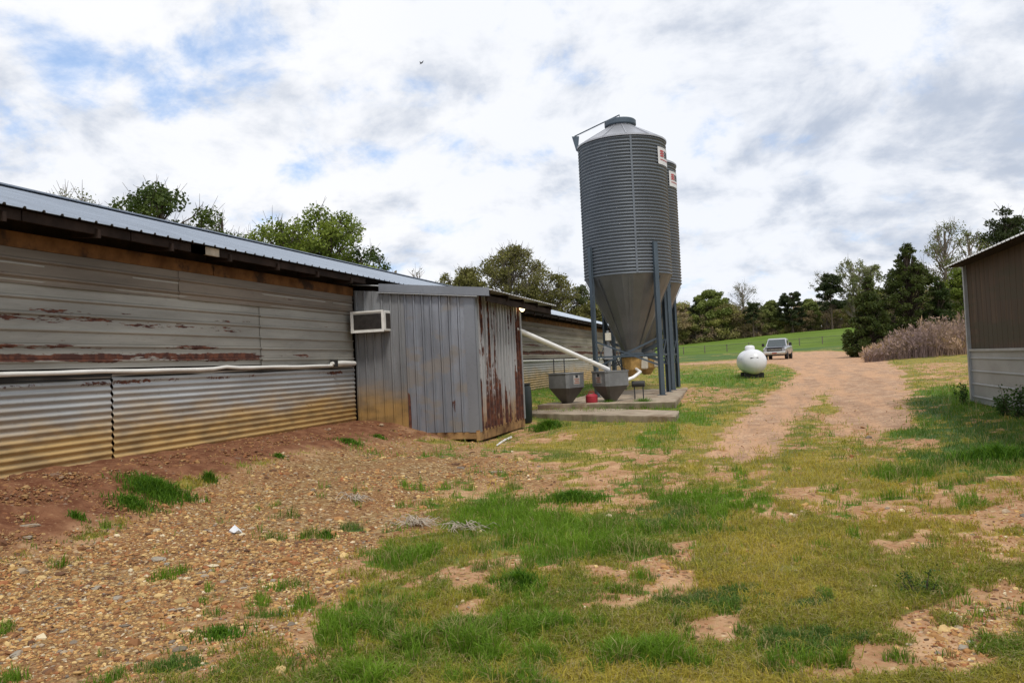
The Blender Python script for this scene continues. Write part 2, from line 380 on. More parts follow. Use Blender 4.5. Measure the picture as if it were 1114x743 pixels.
def sheetmetal(name, c=(.36, .36, .35), metallic=.35, rough=.5, nscale=(1, 1, 1), rscale=(1, 1, 1), rth=(.62, .66), bands=(), stain=None, var=.14, lowrust=None, tint=None, fine=(18, 18, 18), ywin=None, xb=()):
    m, g, p, out = newmat(name); v = g.obj(); X, Y, Z = g.xyz(v)
    n = g.noise(g.scale(v, nscale), 1.0, 6, .6)
    c1 = g.mix(g.mr(n, .3, .7), tuple(x * (1 - var) for x in c), tuple(x * (1 + var) for x in c))
    if tint: c1 = g.mix(g.mr(g.noise(g.scale(v, (nscale[1], nscale[2], nscale[0])), .7, 3), .45, .62), c1, tint)
    fn = g.noise(g.scale(v, fine), 1.0, 4, .65)
    c1 = g.mix(g.mr(fn, .55, .8, 0, .45), c1, tuple(x * .45 for x in c))
    if stain:
        z0, z1, sc_, thr = stain
        s = g.m('ADD', Z, g.m('MULTIPLY', g.m('SUBTRACT', g.noise(g.scale(v, (.9, .9, 3)), 1.0, 5, .6), .5), .8))
        f = g.mr(s, z1, z0)
        c1 = g.mix(g.m('MULTIPLY', f, .85), c1, g.mix(g.mr(g.noise(g.scale(v, (2, 2, 5)), 1.0, 4), .4, .65), sc_, tuple(x * .62 for x in sc_)))
    r = g.m('ADD', g.m('MULTIPLY', g.noise(g.scale(v, rscale), 1.0, 6, .62), .72), g.m('MULTIPLY', fn, .28))
    for (z, wd, s_) in bands:
        dz = g.m('ABSOLUTE', g.m('SUBTRACT', Z, z)); bf = g.mr(dz, wd * 1.1, wd * .15, 0, s_ * 1.12)
        if ywin: bf = g.m('MULTIPLY', bf, g.mr(Y, ywin[0], ywin[1], 1, ywin[2]))
        r = g.m('ADD', r, bf)
    for (xc, xw, z0_, z1_, s_) in xb:
        ff = g.m('MULTIPLY', g.mr(g.m('ABSOLUTE', g.m('SUBTRACT', X, xc)), xw, xw * .4), g.m('MULTIPLY', g.mr(Z, z0_ - .1, z0_ + .05), g.mr(Z, z1_ + .1, z1_ - .05)))
        r = g.m('ADD', r, g.m('MULTIPLY', ff, s_))
    if lowrust: r = g.m('ADD', r, g.mr(Z, lowrust[1], lowrust[0], 0, lowrust[2]))
    rf = g.mr(r, rth[0], rth[1])
    rc = g.mix(g.mr(g.noise(v, 9, 4), .4, .65), RUST, RUST2)
    g.put(p.inputs['Base Color'], g.mix(rf, c1, rc))
    g.put(p.inputs['Metallic'], g.mr(rf, 0, 1, metallic, 0.0)); g.put(p.inputs['Roughness'], g.mr(rf, 0, 1, rough, .9))
    bump(g, p, g.noise(v, 2.2, 3), .12, .02)
    return m
M = {}
M['lower_far'] = sheetmetal('corrugated_lower_far', (.38, .37, .35), .2, .55, (1, .5, 2), (1.2, 1.0, 3), (.64, .68), stain=(1.0, 1.6, (.52, .33, .10), 0))
M['lower'] = sheetmetal('corrugated_lower', (.40, .41, .41), .25, .5, (1, .5, 2), (1.2, 1.0, 3), (.64, .68), stain=(.86, 1.5, (.56, .34, .085), 0), bands=((1.62, .05, .10),))
M['upper'] = sheetmetal('ribbed_upper', (.31, .30, .27), .2, .6, (1, .35, 3.0), (1, .75, 9), (.64, .665), bands=((1.93, .085, .235), (2.36, .07, .12), (2.47, .04, .08), (2.06, .05, .12)), var=.24, fine=(9, 7, 40), ywin=(-9.3, -8.7, .3))
M['upper_top'] = sheetmetal('ribbed_upper_brown_shaded', (.175, .145, .115), .1, .7, (1, .35, 3.0), (1, .9, 9), (.60, .66), var=.3, fine=(9, 7, 40))  # browner top sheets, with the eave shade darkened into their base colour
M['upper_far'] = sheetmetal('ribbed_upper_far', (.30, .27, .22), .15, .65, (1, .35, 3.0), (1, .6, 9), (.62, .66), bands=((2.02, .10, .25), (2.3, .05, .16)), var=.24, fine=(9, 7, 40))
M['roof'] = sheetmetal('roof_metal', (.28, .32, .38), .5, .5, (.5, 2.2, .5), (1, 1, 1), (.8, .85), var=.12)
M['roof_old'] = sheetmetal('roof_metal_old', (.36, .36, .36), .4, .5, (.5, 2, .5), (1.5, 4, 1), (.6, .66), var=.15)
M['shed'] = sheetmetal('shed_sheet', (.225, .24, .275), .3, .5, (5, 3, .6), (5, 3, .55), (.73, .76), var=.2, tint=(.25, .235, .225), fine=(14, 14, 3), xb=((-.13, .05, .35, 1.15, .35), (-.2, .05, 1.9, 2.2, .14), (-.2, .05, 2.35, 2.9, .14), (.8, .05, .72, .98, .22)))
M['shed_stain'] = sheetmetal('shed_sheet_stained', (.21, .215, .225), .25, .55, (5, 3, .7), (5, 3, .6), (.71, .74), stain=(.75, 1.45, (.44, .26, .07), 0), var=.2)
M['shed_rust'] = sheetmetal('shed_sheet_rusty', (.40, .40, .41), .25, .5, (3, 5, .5), (4, 5.5, .33), (.50, .53), stain=(.3, 1.25, (.44, .24, .07), 0), lowrust=(.1, 1.5, .10), var=.2, fine=(10, 30, 4))
M['trim'] = sheetmetal('metal_trim', (.23, .245, .275), .4, .42, (2, 2, 1), (2, 2, 1), (.8, .84), var=.08)
M['bin'] = sheetmetal('galvanised_bin', (.135, .152, .172), .5, .5, (1, 1, .8), (1, 1, 1), (.85, .9), var=.1)
M['binleg'] = sheetmetal('galvanised_leg', (.075, .10, .125), .45, .5, (1, 1, .8), (1, 1, 1), (.85, .9), var=.12)
M['hopper'] = sheetmetal('galvanised_hopper', (.165, .172, .18), .55, .42, (2, 2, 1), (1.5, 1.5, 1), (.78, .84), var=.12)
M['binroof'] = sheetmetal('galvanised_roof', (.42, .43, .46), .6, .38, (1, 1, 1), (1, 1, 1), (.85, .9), var=.1)
M['galv'] = sheetmetal('galvanised_light', (.36, .37, .38), .4, .45, (2, 2, 2), (3, 3, 3), (.7, .76), var=.15)
M['hop_box'] = sheetmetal('hopper_box', (.23, .235, .24), .4, .5, (2, 2, 2), (2, 2, 2), (.68, .74), var=.25)
M['hop_label'] = simple('faded_label', (.36, .35, .33), .6, var=.15)
M['faded_ink'] = simple('faded_ink', (.34, .12, .07), .6, var=.2)
M['hop_low'] = sheetmetal('hopper_low', (.13, .12, .11), .3, .6, (2, 2, 2), (2, 2, 2), (.6, .68), var=.2)
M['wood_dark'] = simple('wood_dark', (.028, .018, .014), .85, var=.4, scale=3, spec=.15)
M['wood_orange'] = simple('wood_orange', (.15, .068, .024), .85, var=.35, scale=4, dirt=(.045, .026, .016), dscale=1.3, dth=(.5, .62), spec=.15)
M['wood_pale'] = simple('wood_pale', (.42, .36, .28), .8, var=.3, scale=5, spec=.15)
M['wood_mud'] = simple('wood_mud', (.30, .18, .08), .85, var=.35, scale=4, dirt=(.12, .06, .03), dscale=2.5, spec=.15, bmp=.3)
M['white'] = simple('white_plastic', (.74, .73, .69), .5, var=.06, dirt=(.45, .42, .36), dscale=2.2, dth=(.55, .8))
M['pvc'] = simple('pvc_white', (.82, .81, .79), .35, var=.05, dirt=(.5, .47, .42), dscale=2.0, dth=(.6, .85))
M['grille'] = simple('ac_grille', (.05, .042, .036), .7, var=.3, scale=12)
M['black'] = simple('black_rubber', (.018, .018, .018), .7, var=.3)
M['concrete'] = simple('concrete', (.33, .27, .20), .9, var=.2, scale=4, dirt=(.20, .14, .09), dscale=1.6, dth=(.45, .68), bmp=.4, bscale=30, spec=.2)
M['yellow'] = simple('boot_yellow', (.34, .21, .07), .45, var=.35, scale=5)
M['cream'] = simple('cream_plastic', (.62, .58, .48), .5, var=.1)
M['red'] = simple('red_plastic', (.36, .03, .045), .45, var=.15)
M['redink'] = simple('red_ink', (.42, .04, .04), .5, var=.1)
M['blackink'] = simple('black_ink', (.02, .02, .025), .5, var=.1)
M['decal'] = simple('decal_white', (.60, .60, .60), .5, var=.08)
M['bulb'] = simple('bulb_glow', (1, .85, .6), .3, emit=(1, .78, .42), estr=5)
M['board'] = sheetmetal('brown_wall', (.060, .037, .020), .0, .85, (4, 5, .35), (3, 5, .5), (.8, .9), var=.35, tint=(.045, .036, .017), fine=(20, 30, 2))
M['rb_lower'] = sheetmetal('right_skirt_sheet', (.30, .31, .31), .3, .5, (2, 1, 2), (3, 2, 5), (.70, .76), var=.14)
M['tank'] = simple('tank_paint', (.66, .67, .70), .3, var=.03, dirt=(.5, .48, .44), dscale=1.1, dth=(.55, .85), spec=.5)
M['steel_dark'] = simple('dark_steel', (.05, .05, .05), .6, metal=.3)
M['paint'] = simple('truck_paint', (.42, .43, .45), .25, metal=.3, var=.04, spec=.6)
M['paint_dark'] = simple('truck_hood', (.10, .11, .13), .22, metal=.4, var=.05, spec=.7)
M['glass'] = simple('truck_glass', (.03, .045, .05), .05, var=.1, spec=1.0)
M['chrome'] = simple('chrome', (.75, .74, .70), .18, metal=.8, var=.05)
M['lamp_glass'] = simple('headlight_glass', (.4, .42, .45), .1, metal=.2)
M['tyre'] = simple('tyre', (.02, .02, .02), .85)
M['wire'] = simple('fence_wire', (.12, .12, .11), .6, metal=.4)
M['post'] = simple('fence_post', (.13, .11, .09), .9, var=.3)
M['stick'] = simple('dead_stick', (.42, .36, .29), .9, var=.25, scale=12, spec=.1)
M['stone'] = simple('pale_stone', (.34, .30, .24), .9, var=.25, scale=9, bmp=.5, bscale=30, spec=.15, dirt=(.26, .17, .1), dscale=5, dth=(.45, .65))
M['paper'] = simple('scrap_white', (.75, .78, .82), .6, var=.1)
M['bird'] = simple('bird_feather', (.02, .02, .022), .9)
M['bark'] = simple('bark', (.09, .07, .055), .95, var=.35, scale=6, spec=.1)
M['bark_pale'] = simple('bark_pale', (.21, .18, .15), .95, var=.3, scale=6, spec=.1)
def vcol(name, rough=.7, trans=0.0, var=.0, spec=.2):
    m, g, p, out = newmat(name); a = g.attr('Col').outputs['Color']
    g.put(p.inputs['Base Color'], a); p.inputs['Roughness'].default_value = rough; p.inputs['Specular IOR Level'].default_value = spec
    if trans:
        t = g.n('ShaderNodeBsdfTranslucent'); g.put(t.inputs[0], g.mix(1.0, a, (1.15, 1.2, .6), 'MULTIPLY'))
        mx = g.n('ShaderNodeMixShader'); mx.inputs[0].default_value = trans
        g.l(p.outputs[0], mx.inputs[1]); g.l(t.outputs[0], mx.inputs[2]); g.l(mx.outputs[0], out.inputs[0])
    return m
M['leaf'] = vcol('foliage', .6, .3)
M['blade'] = vcol('grass_blade', .6, .3)
M['pebble'] = vcol('pebbles', .85)

# ================================================================ GROUND
mg, g, p, out = newmat('ground'); v = g.obj()
A = g.attr('m1').outputs['Color']; B = g.attr('m2').outputs['Color']; C_ = g.attr('m3').outputs['Color']
a_l, a_s, a_g = g.xyz(A); a_r, a_rd, a_f = g.xyz(B); a_dk, a_y, a_dt = g.xyz(C_)
nf = g.noise(v, 22, 6, .7); nm = g.noise(v, 5, 6, .62); nb = g.noise(v, 1.1, 5, .6); nfar = g.noise(v, .12, 5, .6)
vor = g.n('ShaderNodeTexVoronoi'); vor.inputs['Scale'].default_value = 34; g.l(g.vm('ADD', v, g.vm('MULTIPLY', g.noise(v, 18, 2, .5, 0, True), (.03, .03, .03)).outputs[0]).outputs[0], vor.inputs['Vector'])
vc = g.xyz(vor.outputs['Color'])
ramp = g.n('ShaderNodeValToRGB'); cr = ramp.color_ramp
cr.elements[0].position = 0; cr.elements[0].color = (.09, .05, .028, 1); cr.elements[1].position = 1; cr.elements[1].color = (.60, .48, .30, 1)
for pos, c_ in ((.3, (.22, .13, .06, 1)), (.6, (.30, .19, .08, 1)), (.85, (.38, .27, .13, 1))):
    e = cr.elements.new(pos); e.color = c_
g.l(vc[0], ramp.inputs[0])
stones = ramp.outputs[0]
soil = g.mix(g.mr(nm, .35, .68), (.35, .19, .095), (.56, .36, .21))
soil = g.mix(g.mr(nb, .4, .65), soil, g.mix(g.mr(nf, .4, .6), (.36, .17, .085), (.42, .26, .15)))
soil = g.mix(g.m('MULTIPLY', g.mr(vc[1], .72, .78), g.mr(nb, .35, .6)), soil, stones)
redc = g.mix(g.mr(nm, .35, .65), (.13, .05, .026), (.225, .105, .055)); redc = g.mix(g.mr(nf, .55, .75), redc, (.36, .22, .12))
gravc = g.mix(g.mr(nb, .45, .62, .15, .6), stones, g.mix(g.mr(nf, .4, .6), (.20, .085, .035), (.32, .165, .075)))
roadc = g.mix(g.mr(g.noise(v, 2.2, 7, .7), .38, .62), (.34, .205, .125), (.52, .345, .225)); roadc = g.mix(g.mr(nf, .45, .7), roadc, (.23, .155, .11)); roadc = g.mix(g.mr(g.noise(v, .5, 4), .5, .68, 0, .6), roadc, (.50, .30, .17))
roadc = g.mix(g.mr(g.noise(g.scale(v, (2.2, .22, 1)), 1.0, 6, .65), .42, .6, 0, .75), roadc, (.52, .31, .18)); roadc = g.mix(g.mr(vc[2], .8, .9, 0, .5), roadc, (.16, .10, .07))
shortc = g.mix(g.mr(nm, .35, .65), (.17, .165, .028), (.36, .27, .06)); shortc = g.mix(g.mr(nf, .48, .7), shortc, (.33, .26, .11))
shortc = g.mix(g.mr(nb, .42, .62), shortc, g.mix(nf, (.055, .10, .02), (.15, .17, .04)))
shortc = g.mix(g.m('MULTIPLY', a_y, .5), shortc, (.25, .20, .055))
lushc = g.mix(g.mr(nm, .35, .65), (.05, .11, .014), (.12, .20, .03)); lushc = g.mix(g.mr(nf, .48, .72), lushc, (.20, .20, .06))
lushc = g.mix(g.m('MULTIPLY', a_dk, .6), lushc, (.045, .085, .04))
fieldc = g.mix(g.mr(nfar, .35, .65), (.075, .125, .014), (.115, .175, .024)); fieldc = g.mix(g.mr(nb, .5, .7, 0, .4), fieldc, (.13, .18, .03))
c = g.mix(a_rd, soil, redc)
c = g.mix(a_g, c, gravc)
rn = g.m('SUBTRACT', nm, .5)
def th(a, k=.9): return g.mr(g.m('ADD', a, g.m('MULTIPLY', g.m('ADD', rn, g.m('MULTIPLY', g.m('SUBTRACT', nf, .5), .8)), k)), .38, .62)
c = g.mix(th(a_s), c, shortc)
c = g.mix(th(a_l), c, lushc)
c = g.mix(th(a_r, .5), c, roadc)
c = g.mix(a_f, c, fieldc)
g.put(p.inputs['Base Color'], c); p.inputs['Roughness'].default_value = .95; p.inputs['Specular IOR Level'].default_value = .12
hgt = g.m('ADD', g.m('MULTIPLY', g.m('SUBTRACT', 1.0, vor.outputs['Distance']), g.m('ADD', a_g, .25)), g.m('ADD', g.m('MULTIPLY', nf, 1.2), nm))
bump(g, p, hgt, .8, .02)

NX, NY = 820, 820
U = np.linspace(-1, 1, NX); gx = 5.2 * np.sinh(U * 5.3) * 1.0 - 1.5
Vv = np.linspace(-.62, 1, NY); gy = 8.0 * np.sinh(Vv * 5.35) * 1.0 + 7.5
GX, GY = np.meshgrid(gx, gy); GX = GX.ravel(); GY = GY.ravel(); GZ = zg(GX, GY)
fl = fields(GX, GY, GZ)
GZ = GZ + fl['red'] * (fbm(GX * 4, GY * 4, 6) - .5) * .10 * (fl['d'] < 25) - fl['road'] * .03 * (fl['d'] < 60)
idx = np.arange(NX * NY).reshape(NY, NX)
F = np.stack([idx[:-1, :-1], idx[:-1, 1:], idx[1:, 1:], idx[1:, :-1]], -1).reshape(-1, 4)
ground = bulk('ground', np.stack([GX, GY, GZ], 1), F, mg,
    {'m1': np.stack([fl['lush'] * (1 - fl['road']), fl['short'], fl['gravel']], 1), 'm2': np.stack([fl['road'], fl['red'], fl['field']], 1), 'm3': np.stack([fl['dark'], fl['yel'], fl['dirt']], 1)}, smooth=True)
tag(ground, kind='structure')

# ---------------------------------------------------------------- screen-uniform samples on the terrain
def sample(n, x0=-70, x1=1185, y0=392, y1=790, powr=1.0):
    px = rng.uniform(x0, x1, n); py = y0 + (y1 - y0) * rng.random(n) ** powr
    D = np.array(FW)[None] + np.array(RT)[None] * ((px - 557) / FPX)[:, None] + np.array(UP)[None] * ((371.5 - py) / FPX)[:, None]
    ok = D[:, 2] < -.008; D = D[ok]
    z = np.full(len(D), .25)
    for _ in range(14):
        t = (z - EYE.z) / D[:, 2]; x = D[:, 0] * t; y = D[:, 1] * t
        z = .5 * z + .5 * zg(x, y)
    t = (z - EYE.z) / D[:, 2]; x = D[:, 0] * t; y = D[:, 1] * t; z = zg(x, y)
    k = (t < 75) & (t > 1.5); return x[k], y[k], z[k], t[k]
def blocked(x, y):   # keep plants and stones out of walls, slabs, posts
    b = (x < -7.5) & (y < 60)
    b |= (x < -4.9) & (y > 14.2) & (y < 17.5)
    b |= (x > 4.33) & (y < 18.2)
    b |= (x > -5.2) & (x < -1.95) & (y > 20.8) & (y < 30.6)
    b |= (x > -5.4) & (x < -1.5) & (y > 17.75) & (y < 18.8)
    b |= (np.hypot(x + 4.8, y - 21.1) < .35)
    return b

def blades(name, label, x, y, z, h, lean, wd, colr, kindname):
    n = len(x); a = rng.uniform(0, 2 * np.pi, n); b = rng.uniform(0, 2 * np.pi, n)
    wx, wy = np.cos(a) * wd / 2, np.sin(a) * wd / 2
    lx, ly = np.cos(b) * lean * h, np.sin(b) * lean * h
    V = np.zeros((n, 5, 3))
    V[:, 0] = np.stack([x - wx, y - wy, z - .01], 1); V[:, 1] = np.stack([x + wx, y + wy, z - .01], 1)
    V[:, 2] = np.stack([x + lx * .3 + wx * .75, y + ly * .3 + wy * .75, z + h * .55], 1); V[:, 3] = np.stack([x + lx * .3 - wx * .75, y + ly * .3 - wy * .75, z + h * .55], 1)
    V[:, 4] = np.stack([x + lx, y + ly, z + h * (1 - .35 * np.minimum(lean, 1.2))], 1)
    base = (np.arange(n) * 5)[:, None]
    F = np.concatenate([base + np.array([[0, 1, 2]]), base + np.array([[0, 2, 3]]), base + np.array([[3, 2, 4]])], 0)
    cc = np.repeat(colr[:, None, :], 5, 1).copy(); cc[:, 4] *= 1.15
    o = bulk(name, V.reshape(-1, 3), F, M['blade'], cc.reshape(-1, 3)); return tag(o, label, 'grass', kind='stuff')
def lerpc(a, b, t): return np.array(a)[None] * (1 - t[:, None]) + np.array(b)[None] * t[:, None]

x, y, z, d = sample(760000)
f = fields(x, y, z)
ok = ~blocked(x, y)
cl = fbm(x * 4.5, y * 4.5, 6)
pl = f['lush'] * (.35 + sstep(.3, .55, cl)) * (1 - f['road']) * (1 - .9 * f['field'])
r = rng.random(len(x))
sel = ok & (r < pl * .8) & (f['lush'] > .15)
X1, Y1, Z1, D1 = x[sel], y[sel], z[sel], d[sel]; L1 = f['lush'][sel]
hh = rng.uniform(.04, .15, len(X1)) * (.3 + .75 * L1) * (1 - .45 * f['dark'][sel]) * (.5 + fbm(X1 * 1.3, Y1 * 1.3, 2)) * np.interp(D1, [3, 12, 40], [.9, 1.15, 1.3])
t = rng.random(len(X1)); dk = f['dark'][sel]
patch = fbm(X1 * 1.4, Y1 * 1.4, 5) * .6 + fbm(X1 * 5, Y1 * 5, 2) * .4
C1 = lerpc((.06, .145, .010), (.20, .32, .03), np.clip(t * .6 + (patch - .5) * 1.5 + .2, 0, 1)); C1 = C1 * (1 - dk[:, None] * .6) + np.array((.06, .11, .045)) * dk[:, None] * .6
straw = rng.random(len(X1)) < .06 + .32 * sstep(.5, .38, patch); C1[straw] = lerpc((.26, .22, .08), (.40, .34, .17), rng.random(straw.sum()))
blades('grass', 'lush green grass in taller tufts between the bare dirt', X1, Y1, Z1, hh, rng.uniform(.1, .9, len(X1)), rng.uniform(.003, .006, len(X1)) * np.interp(D1, [3, 8, 30, 70], [1, 1.3, 3.2, 6]), C1, '')
ps = f['short'] * (1 - f['lush'] * .6) * (1 - f['road']) * (1 - .9 * f['field'])
sel = ok & (rng.random(len(x)) < ps * .75 * sstep(.25, .5, cl + .1)) & (f['short'] > .1) & ~sel
X1, Y1, Z1, D1 = x[sel], y[sel], z[sel], d[sel]
t = rng.random(len(X1)); patch = fbm(X1 * 1.1, Y1 * 1.1, 5) + .15 * f['yel'][sel]
C1 = lerpc((.10, .18, .015), (.46, .36, .06), np.clip(t * .5 + (patch - .35) * 1.8, 0, 1))
straw = rng.random(len(X1)) < .2; C1[straw] = lerpc((.26, .20, .08), (.42, .34, .18), rng.random(straw.sum()))
blades('short_turf', 'short yellowish turf spread over the yard', X1, Y1, Z1, rng.uniform(.02, .055, len(X1)) * (.7 + fbm(X1 * 2, Y1 * 2, 3)) * np.where(rng.random(len(X1)) < .06, 1.9, 1) * np.interp(D1, [3, 15, 40], [1, 1.2, 1.6]), rng.uniform(.4, 1.6, len(X1)), rng.uniform(.003, .006, len(X1)) * np.interp(D1, [3, 8, 30, 70], [1, 1.3, 3.2, 6]), C1, '')

# ---------------------------------------------------------------- pebbles
def pebbles(x, y, z, s, colr, name, label):
    ph = (1 + 5 ** .5) / 2
    I = np.array([(-1, ph, 0), (1, ph, 0), (-1, -ph, 0), (1, -ph, 0), (0, -1, ph), (0, 1, ph), (0, -1, -ph), (0, 1, -ph), (ph, 0, -1), (ph, 0, 1), (-ph, 0, -1), (-ph, 0, 1)]) / 1.9
    IF = np.array([(0, 11, 5), (0, 5, 1), (0, 1, 7), (0, 7, 10), (0, 10, 11), (1, 5, 9), (5, 11, 4), (11, 10, 2), (10, 7, 6), (7, 1, 8), (3, 9, 4), (3, 4, 2), (3, 2, 6), (3, 6, 8), (3, 8, 9), (4, 9, 5), (2, 4, 11), (6, 2, 10), (8, 6, 7), (9, 8, 1)])
    n = len(x); V = I[None] * rng.uniform(.7, 1.25, (n, 12, 1)) * rng.uniform([.6, .45, .3], [1.25, .9, .65], (n, 3))[:, None, :] * s[:, None, None]
    a = rng.uniform(0, 2 * np.pi, n); b = rng.uniform(-.5, .5, n)
    c_, s_ = np.cos(b)[:, None], np.sin(b)[:, None]; Vy = V[..., 1] * c_ - V[..., 2] * s_; Vz = V[..., 1] * s_ + V[..., 2] * c_
    c_, s_ = np.cos(a)[:, None], np.sin(a)[:, None]
    W = np.stack([V[..., 0] * c_ - Vy * s_ + x[:, None], V[..., 0] * s_ + Vy * c_ + y[:, None], Vz + z[:, None] + s[:, None] * .02], -1)
    F = (IF[None] + (np.arange(n) * 12)[:, None, None]).reshape(-1, 3)
    cc = np.repeat(colr[:, None], 12, 1) * rng.uniform(.88, 1.12, (n, 12, 1))
    return tag(bulk(name, W.reshape(-1, 3), F, M['pebble'], cc.reshape(-1, 3)), label, 'gravel', kind='stuff')
x, y, z, d = sample(330000, y0=440)
f = fields(x, y, z)
pp = f['gravel'] * (.18 + .82 * sstep(.36, .56, fbm(x * .9, y * .9, 0) * .7 + .3 * fbm(x * 3, y * 3, 2))) + f['red'] * (.35 + .6 * sstep(.45, .6, fbm(x * 1.3, y * 1.3, 3))) + f['dirt'] * .09 * sstep(.4, .6, fbm(x * 1.2, y * 1.2, 7)) + .02 * (1 - f['lush']) + .03 * f['road']
rightg = sstep(980, 1060, f['px']) * sstep(640, 680, f['py']) + sstep(940, 1060, f['px']) * sstep(540, 570, f['py']) * .5
pp = pp + .4 * rightg * f['dirt']
sel = (rng.random(len(x)) < pp * np.interp(d, [3, 6, 15], [.6, .7, .8])) & ~blocked(x, y) & (d < 26)
x, y, z, d = x[sel], y[sel], z[sel], d[sel]; red = f['red'][sel]
n = len(x); s = .0072 * np.exp(rng.normal(0, .55, n)) * np.where(f['road'][sel] > .4, .7, 1) * np.interp(d, [3, 8, 20], [1, 1.35, 2.2])
big = rng.random(n) < .008; s[big] *= rng.uniform(1.6, 2.6, big.sum())
pal = np.array([(.46, .285, .11), (.35, .18, .07), (.54, .38, .17), (.24, .115, .05), (.38, .30, .21), (.62, .52, .35), (.13, .07, .04), (.32, .13, .055), (.43, .23, .09), (.22, .18, .14)])
pc = pal[rng.choice(10, n, p=[.19, .15, .13, .13, .04, .035, .10, .10, .10, .025])] * rng.uniform(.75, 1.15, (n, 1))
pc = pc * (1 - red[:, None] * .5) + np.array((.20, .09, .045)) * red[:, None] * .5
pebbles(x, y, z, s, pc, 'gravel', 'loose ochre and brown gravel lying over the red soil')

# ================================================================ LEFT POULTRY HOUSE
WX = -7.6
H = thing('poultry_house', 'long low poultry house on the left with rusty ribbed metal walls and bluish metal roof', 'farm building', (WX, 20, 0))
Y0, Y1 = -4.0, 56.0
def corr_profile(L, pitch=.087, amp=.012, per=6):
    n = int(L / pitch * per); return [(i * L / n, amp * math.sin(2 * math.pi * (i * L / n) / pitch)) for i in range(n + 1)]
def rib_profile(L, pitch, rh=.016, rw=.03, start=.0):
    P_ = [(0, 0)]; s_ = start
    while s_ < L:
        for a_, h_ in ((s_ - rw / 2, 0), (s_ - rw / 4, rh), (s_ + rw / 4, rh), (s_ + rw / 2, 0)):
            if P_[-1][0] + 1e-4 < a_ < L - 1e-4: P_.append((a_, h_))
        s_ += pitch
    P_.append((L, 0)); return P_
def groove_profile(L, pitch, start=.05):
    P_ = [(0, 0)]; s_ = start
    while s_ < L:
        for a_, h_ in ((s_ - .034, 0), (s_ - .030, -.03), (s_ - .012, -.03), (s_ - .008, .034), (s_ + .018, .034), (s_ + .028, 0)):
            if P_[-1][0] + 1e-4 < a_ < L - 1e-4: P_.append((a_, h_))
        s_ += pitch
    P_.append((L, 0)); return P_
def ribbed_rows(L):        # horizontal wall sheets: flat with shallow rolls and lap steps
    P_ = [(0, 0)]; s_ = .09; k = 0
    while s_ < L - .03:
        if k % 3 == 2: P_ += [(s_ - .03, .002), (s_ - .010, .022), (s_ + .004, .024), (s_ + .008, -.002)]
        else: P_ += [(s_ - .03, 0), (s_ - .008, .02), (s_ + .008, .02), (s_ + .016, -.004), (s_ + .03, 0)]
        s_ += .178; k += 1
    P_.append((L, .004)); return P_
# lower corrugated sheets, split at the real seams
seams = [Y0, 1.6, 4.8, 7.92, 14.2]
for i in range(4):
    b = MB(); y0, y1 = seams[i] + .012, seams[i + 1] - .012
    off = .006 * (i % 2)
    b.sheet((WX + .02 + off, y0, .55 + .03 * (i % 2)), (0, 0, 1), (0, 1, 0), (1, 0, 0), corr_profile(1.14), y1 - y0, nb=14, wob=.035, k=i)
    b.build('lower_wall_sheet', M['lower'], H, smooth=True, world=True, angle=60)
for i, (y0, y1) in enumerate([(17.4, 24), (23.95, 33), (32.95, 44), (43.95, Y1)]):
    MB().sheet((WX + .02 + .006 * (i % 2), y0, .5), (0, 0, 1), (0, 1, 0), (1, 0, 0), corr_profile(1.2), y1 - y0, nb=10, wob=.03, k=i + 9).build('lower_wall_sheet', M['lower_far'], H, smooth=True, world=True, angle=60)
ups = [(Y0, 2.0, 0), (1.95, 11.12, .004), (11.08, 14.2, .012), (17.4, 26, 0), (25.95, 38, .006), (37.95, Y1, 0)]
for i, (y0, y1, off) in enumerate(ups):
    MB().sheet((WX + .01 + off, y0, 1.80 if i != 2 else 1.79), (0, 0, 1), (0, 1, 0), (1, 0, 0), ribbed_rows(1.34), y1 - y0, nb=14, wob=.05, k=i + 20).build('upper_wall_sheet', M['upper' if i < 3 else 'upper_far'], H, smooth=False, world=True)
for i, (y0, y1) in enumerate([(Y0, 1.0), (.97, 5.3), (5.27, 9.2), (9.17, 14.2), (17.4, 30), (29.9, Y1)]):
    MB().sheet((WX + .034 + .005 * (i % 2), y0, 2.74), (0, 0, 1), (0, 1, 0), (1, 0, 0), ribbed_rows(.40), y1 - y0, nb=10, wob=.03, k=i + 60).build('top_wall_sheet', M['upper_top'], H, world=True)  # top row of sheets; dark tone imitates shade below the eave
# timber at the top of the wall
for y0, y1 in [(Y0, 1.2), (1.22, 5.6), (5.62, 9.9), (9.92, 14.22), (17.4, 24), (24.02, 32), (32.02, 44), (44.02, Y1)]:
    MB().box((WX + .035, (y0 + y1) / 2, 3.215), (.035, y1 - y0, .17)).build('top_board', M['wood_orange'], H, world=True)
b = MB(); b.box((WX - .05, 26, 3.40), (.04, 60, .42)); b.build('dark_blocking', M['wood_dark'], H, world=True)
b = MB(); b.box((WX - .1, 26, 1.9), (.06, 60, 2.4)); b.build('wall_backing', M['wood_dark'], H, world=True)
for y_ in np.arange(-3.6, 56, 1.22):
    if 14.2 < y_ < 17.6: continue
    b = MB(); b.prism([(WX + .02, y_ - .02, 3.34), (WX + .44, y_ - .02, 3.30), (WX + .44, y_ - .02, 3.40), (WX + .02, y_ - .02, 3.54)], (0, 0, 0), (0, .04, 0))
    b.build('rafter_tail', M['wood_dark'], H, world=True)
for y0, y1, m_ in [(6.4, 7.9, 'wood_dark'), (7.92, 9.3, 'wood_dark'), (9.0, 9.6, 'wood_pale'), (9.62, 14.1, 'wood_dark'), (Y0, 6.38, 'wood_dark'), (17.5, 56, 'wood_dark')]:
    MB().box((WX + .38, (y0 + y1) / 2, 3.40 + .0), (.04, y1 - y0, .11)).build('eave_board', M[m_], H, world=True)
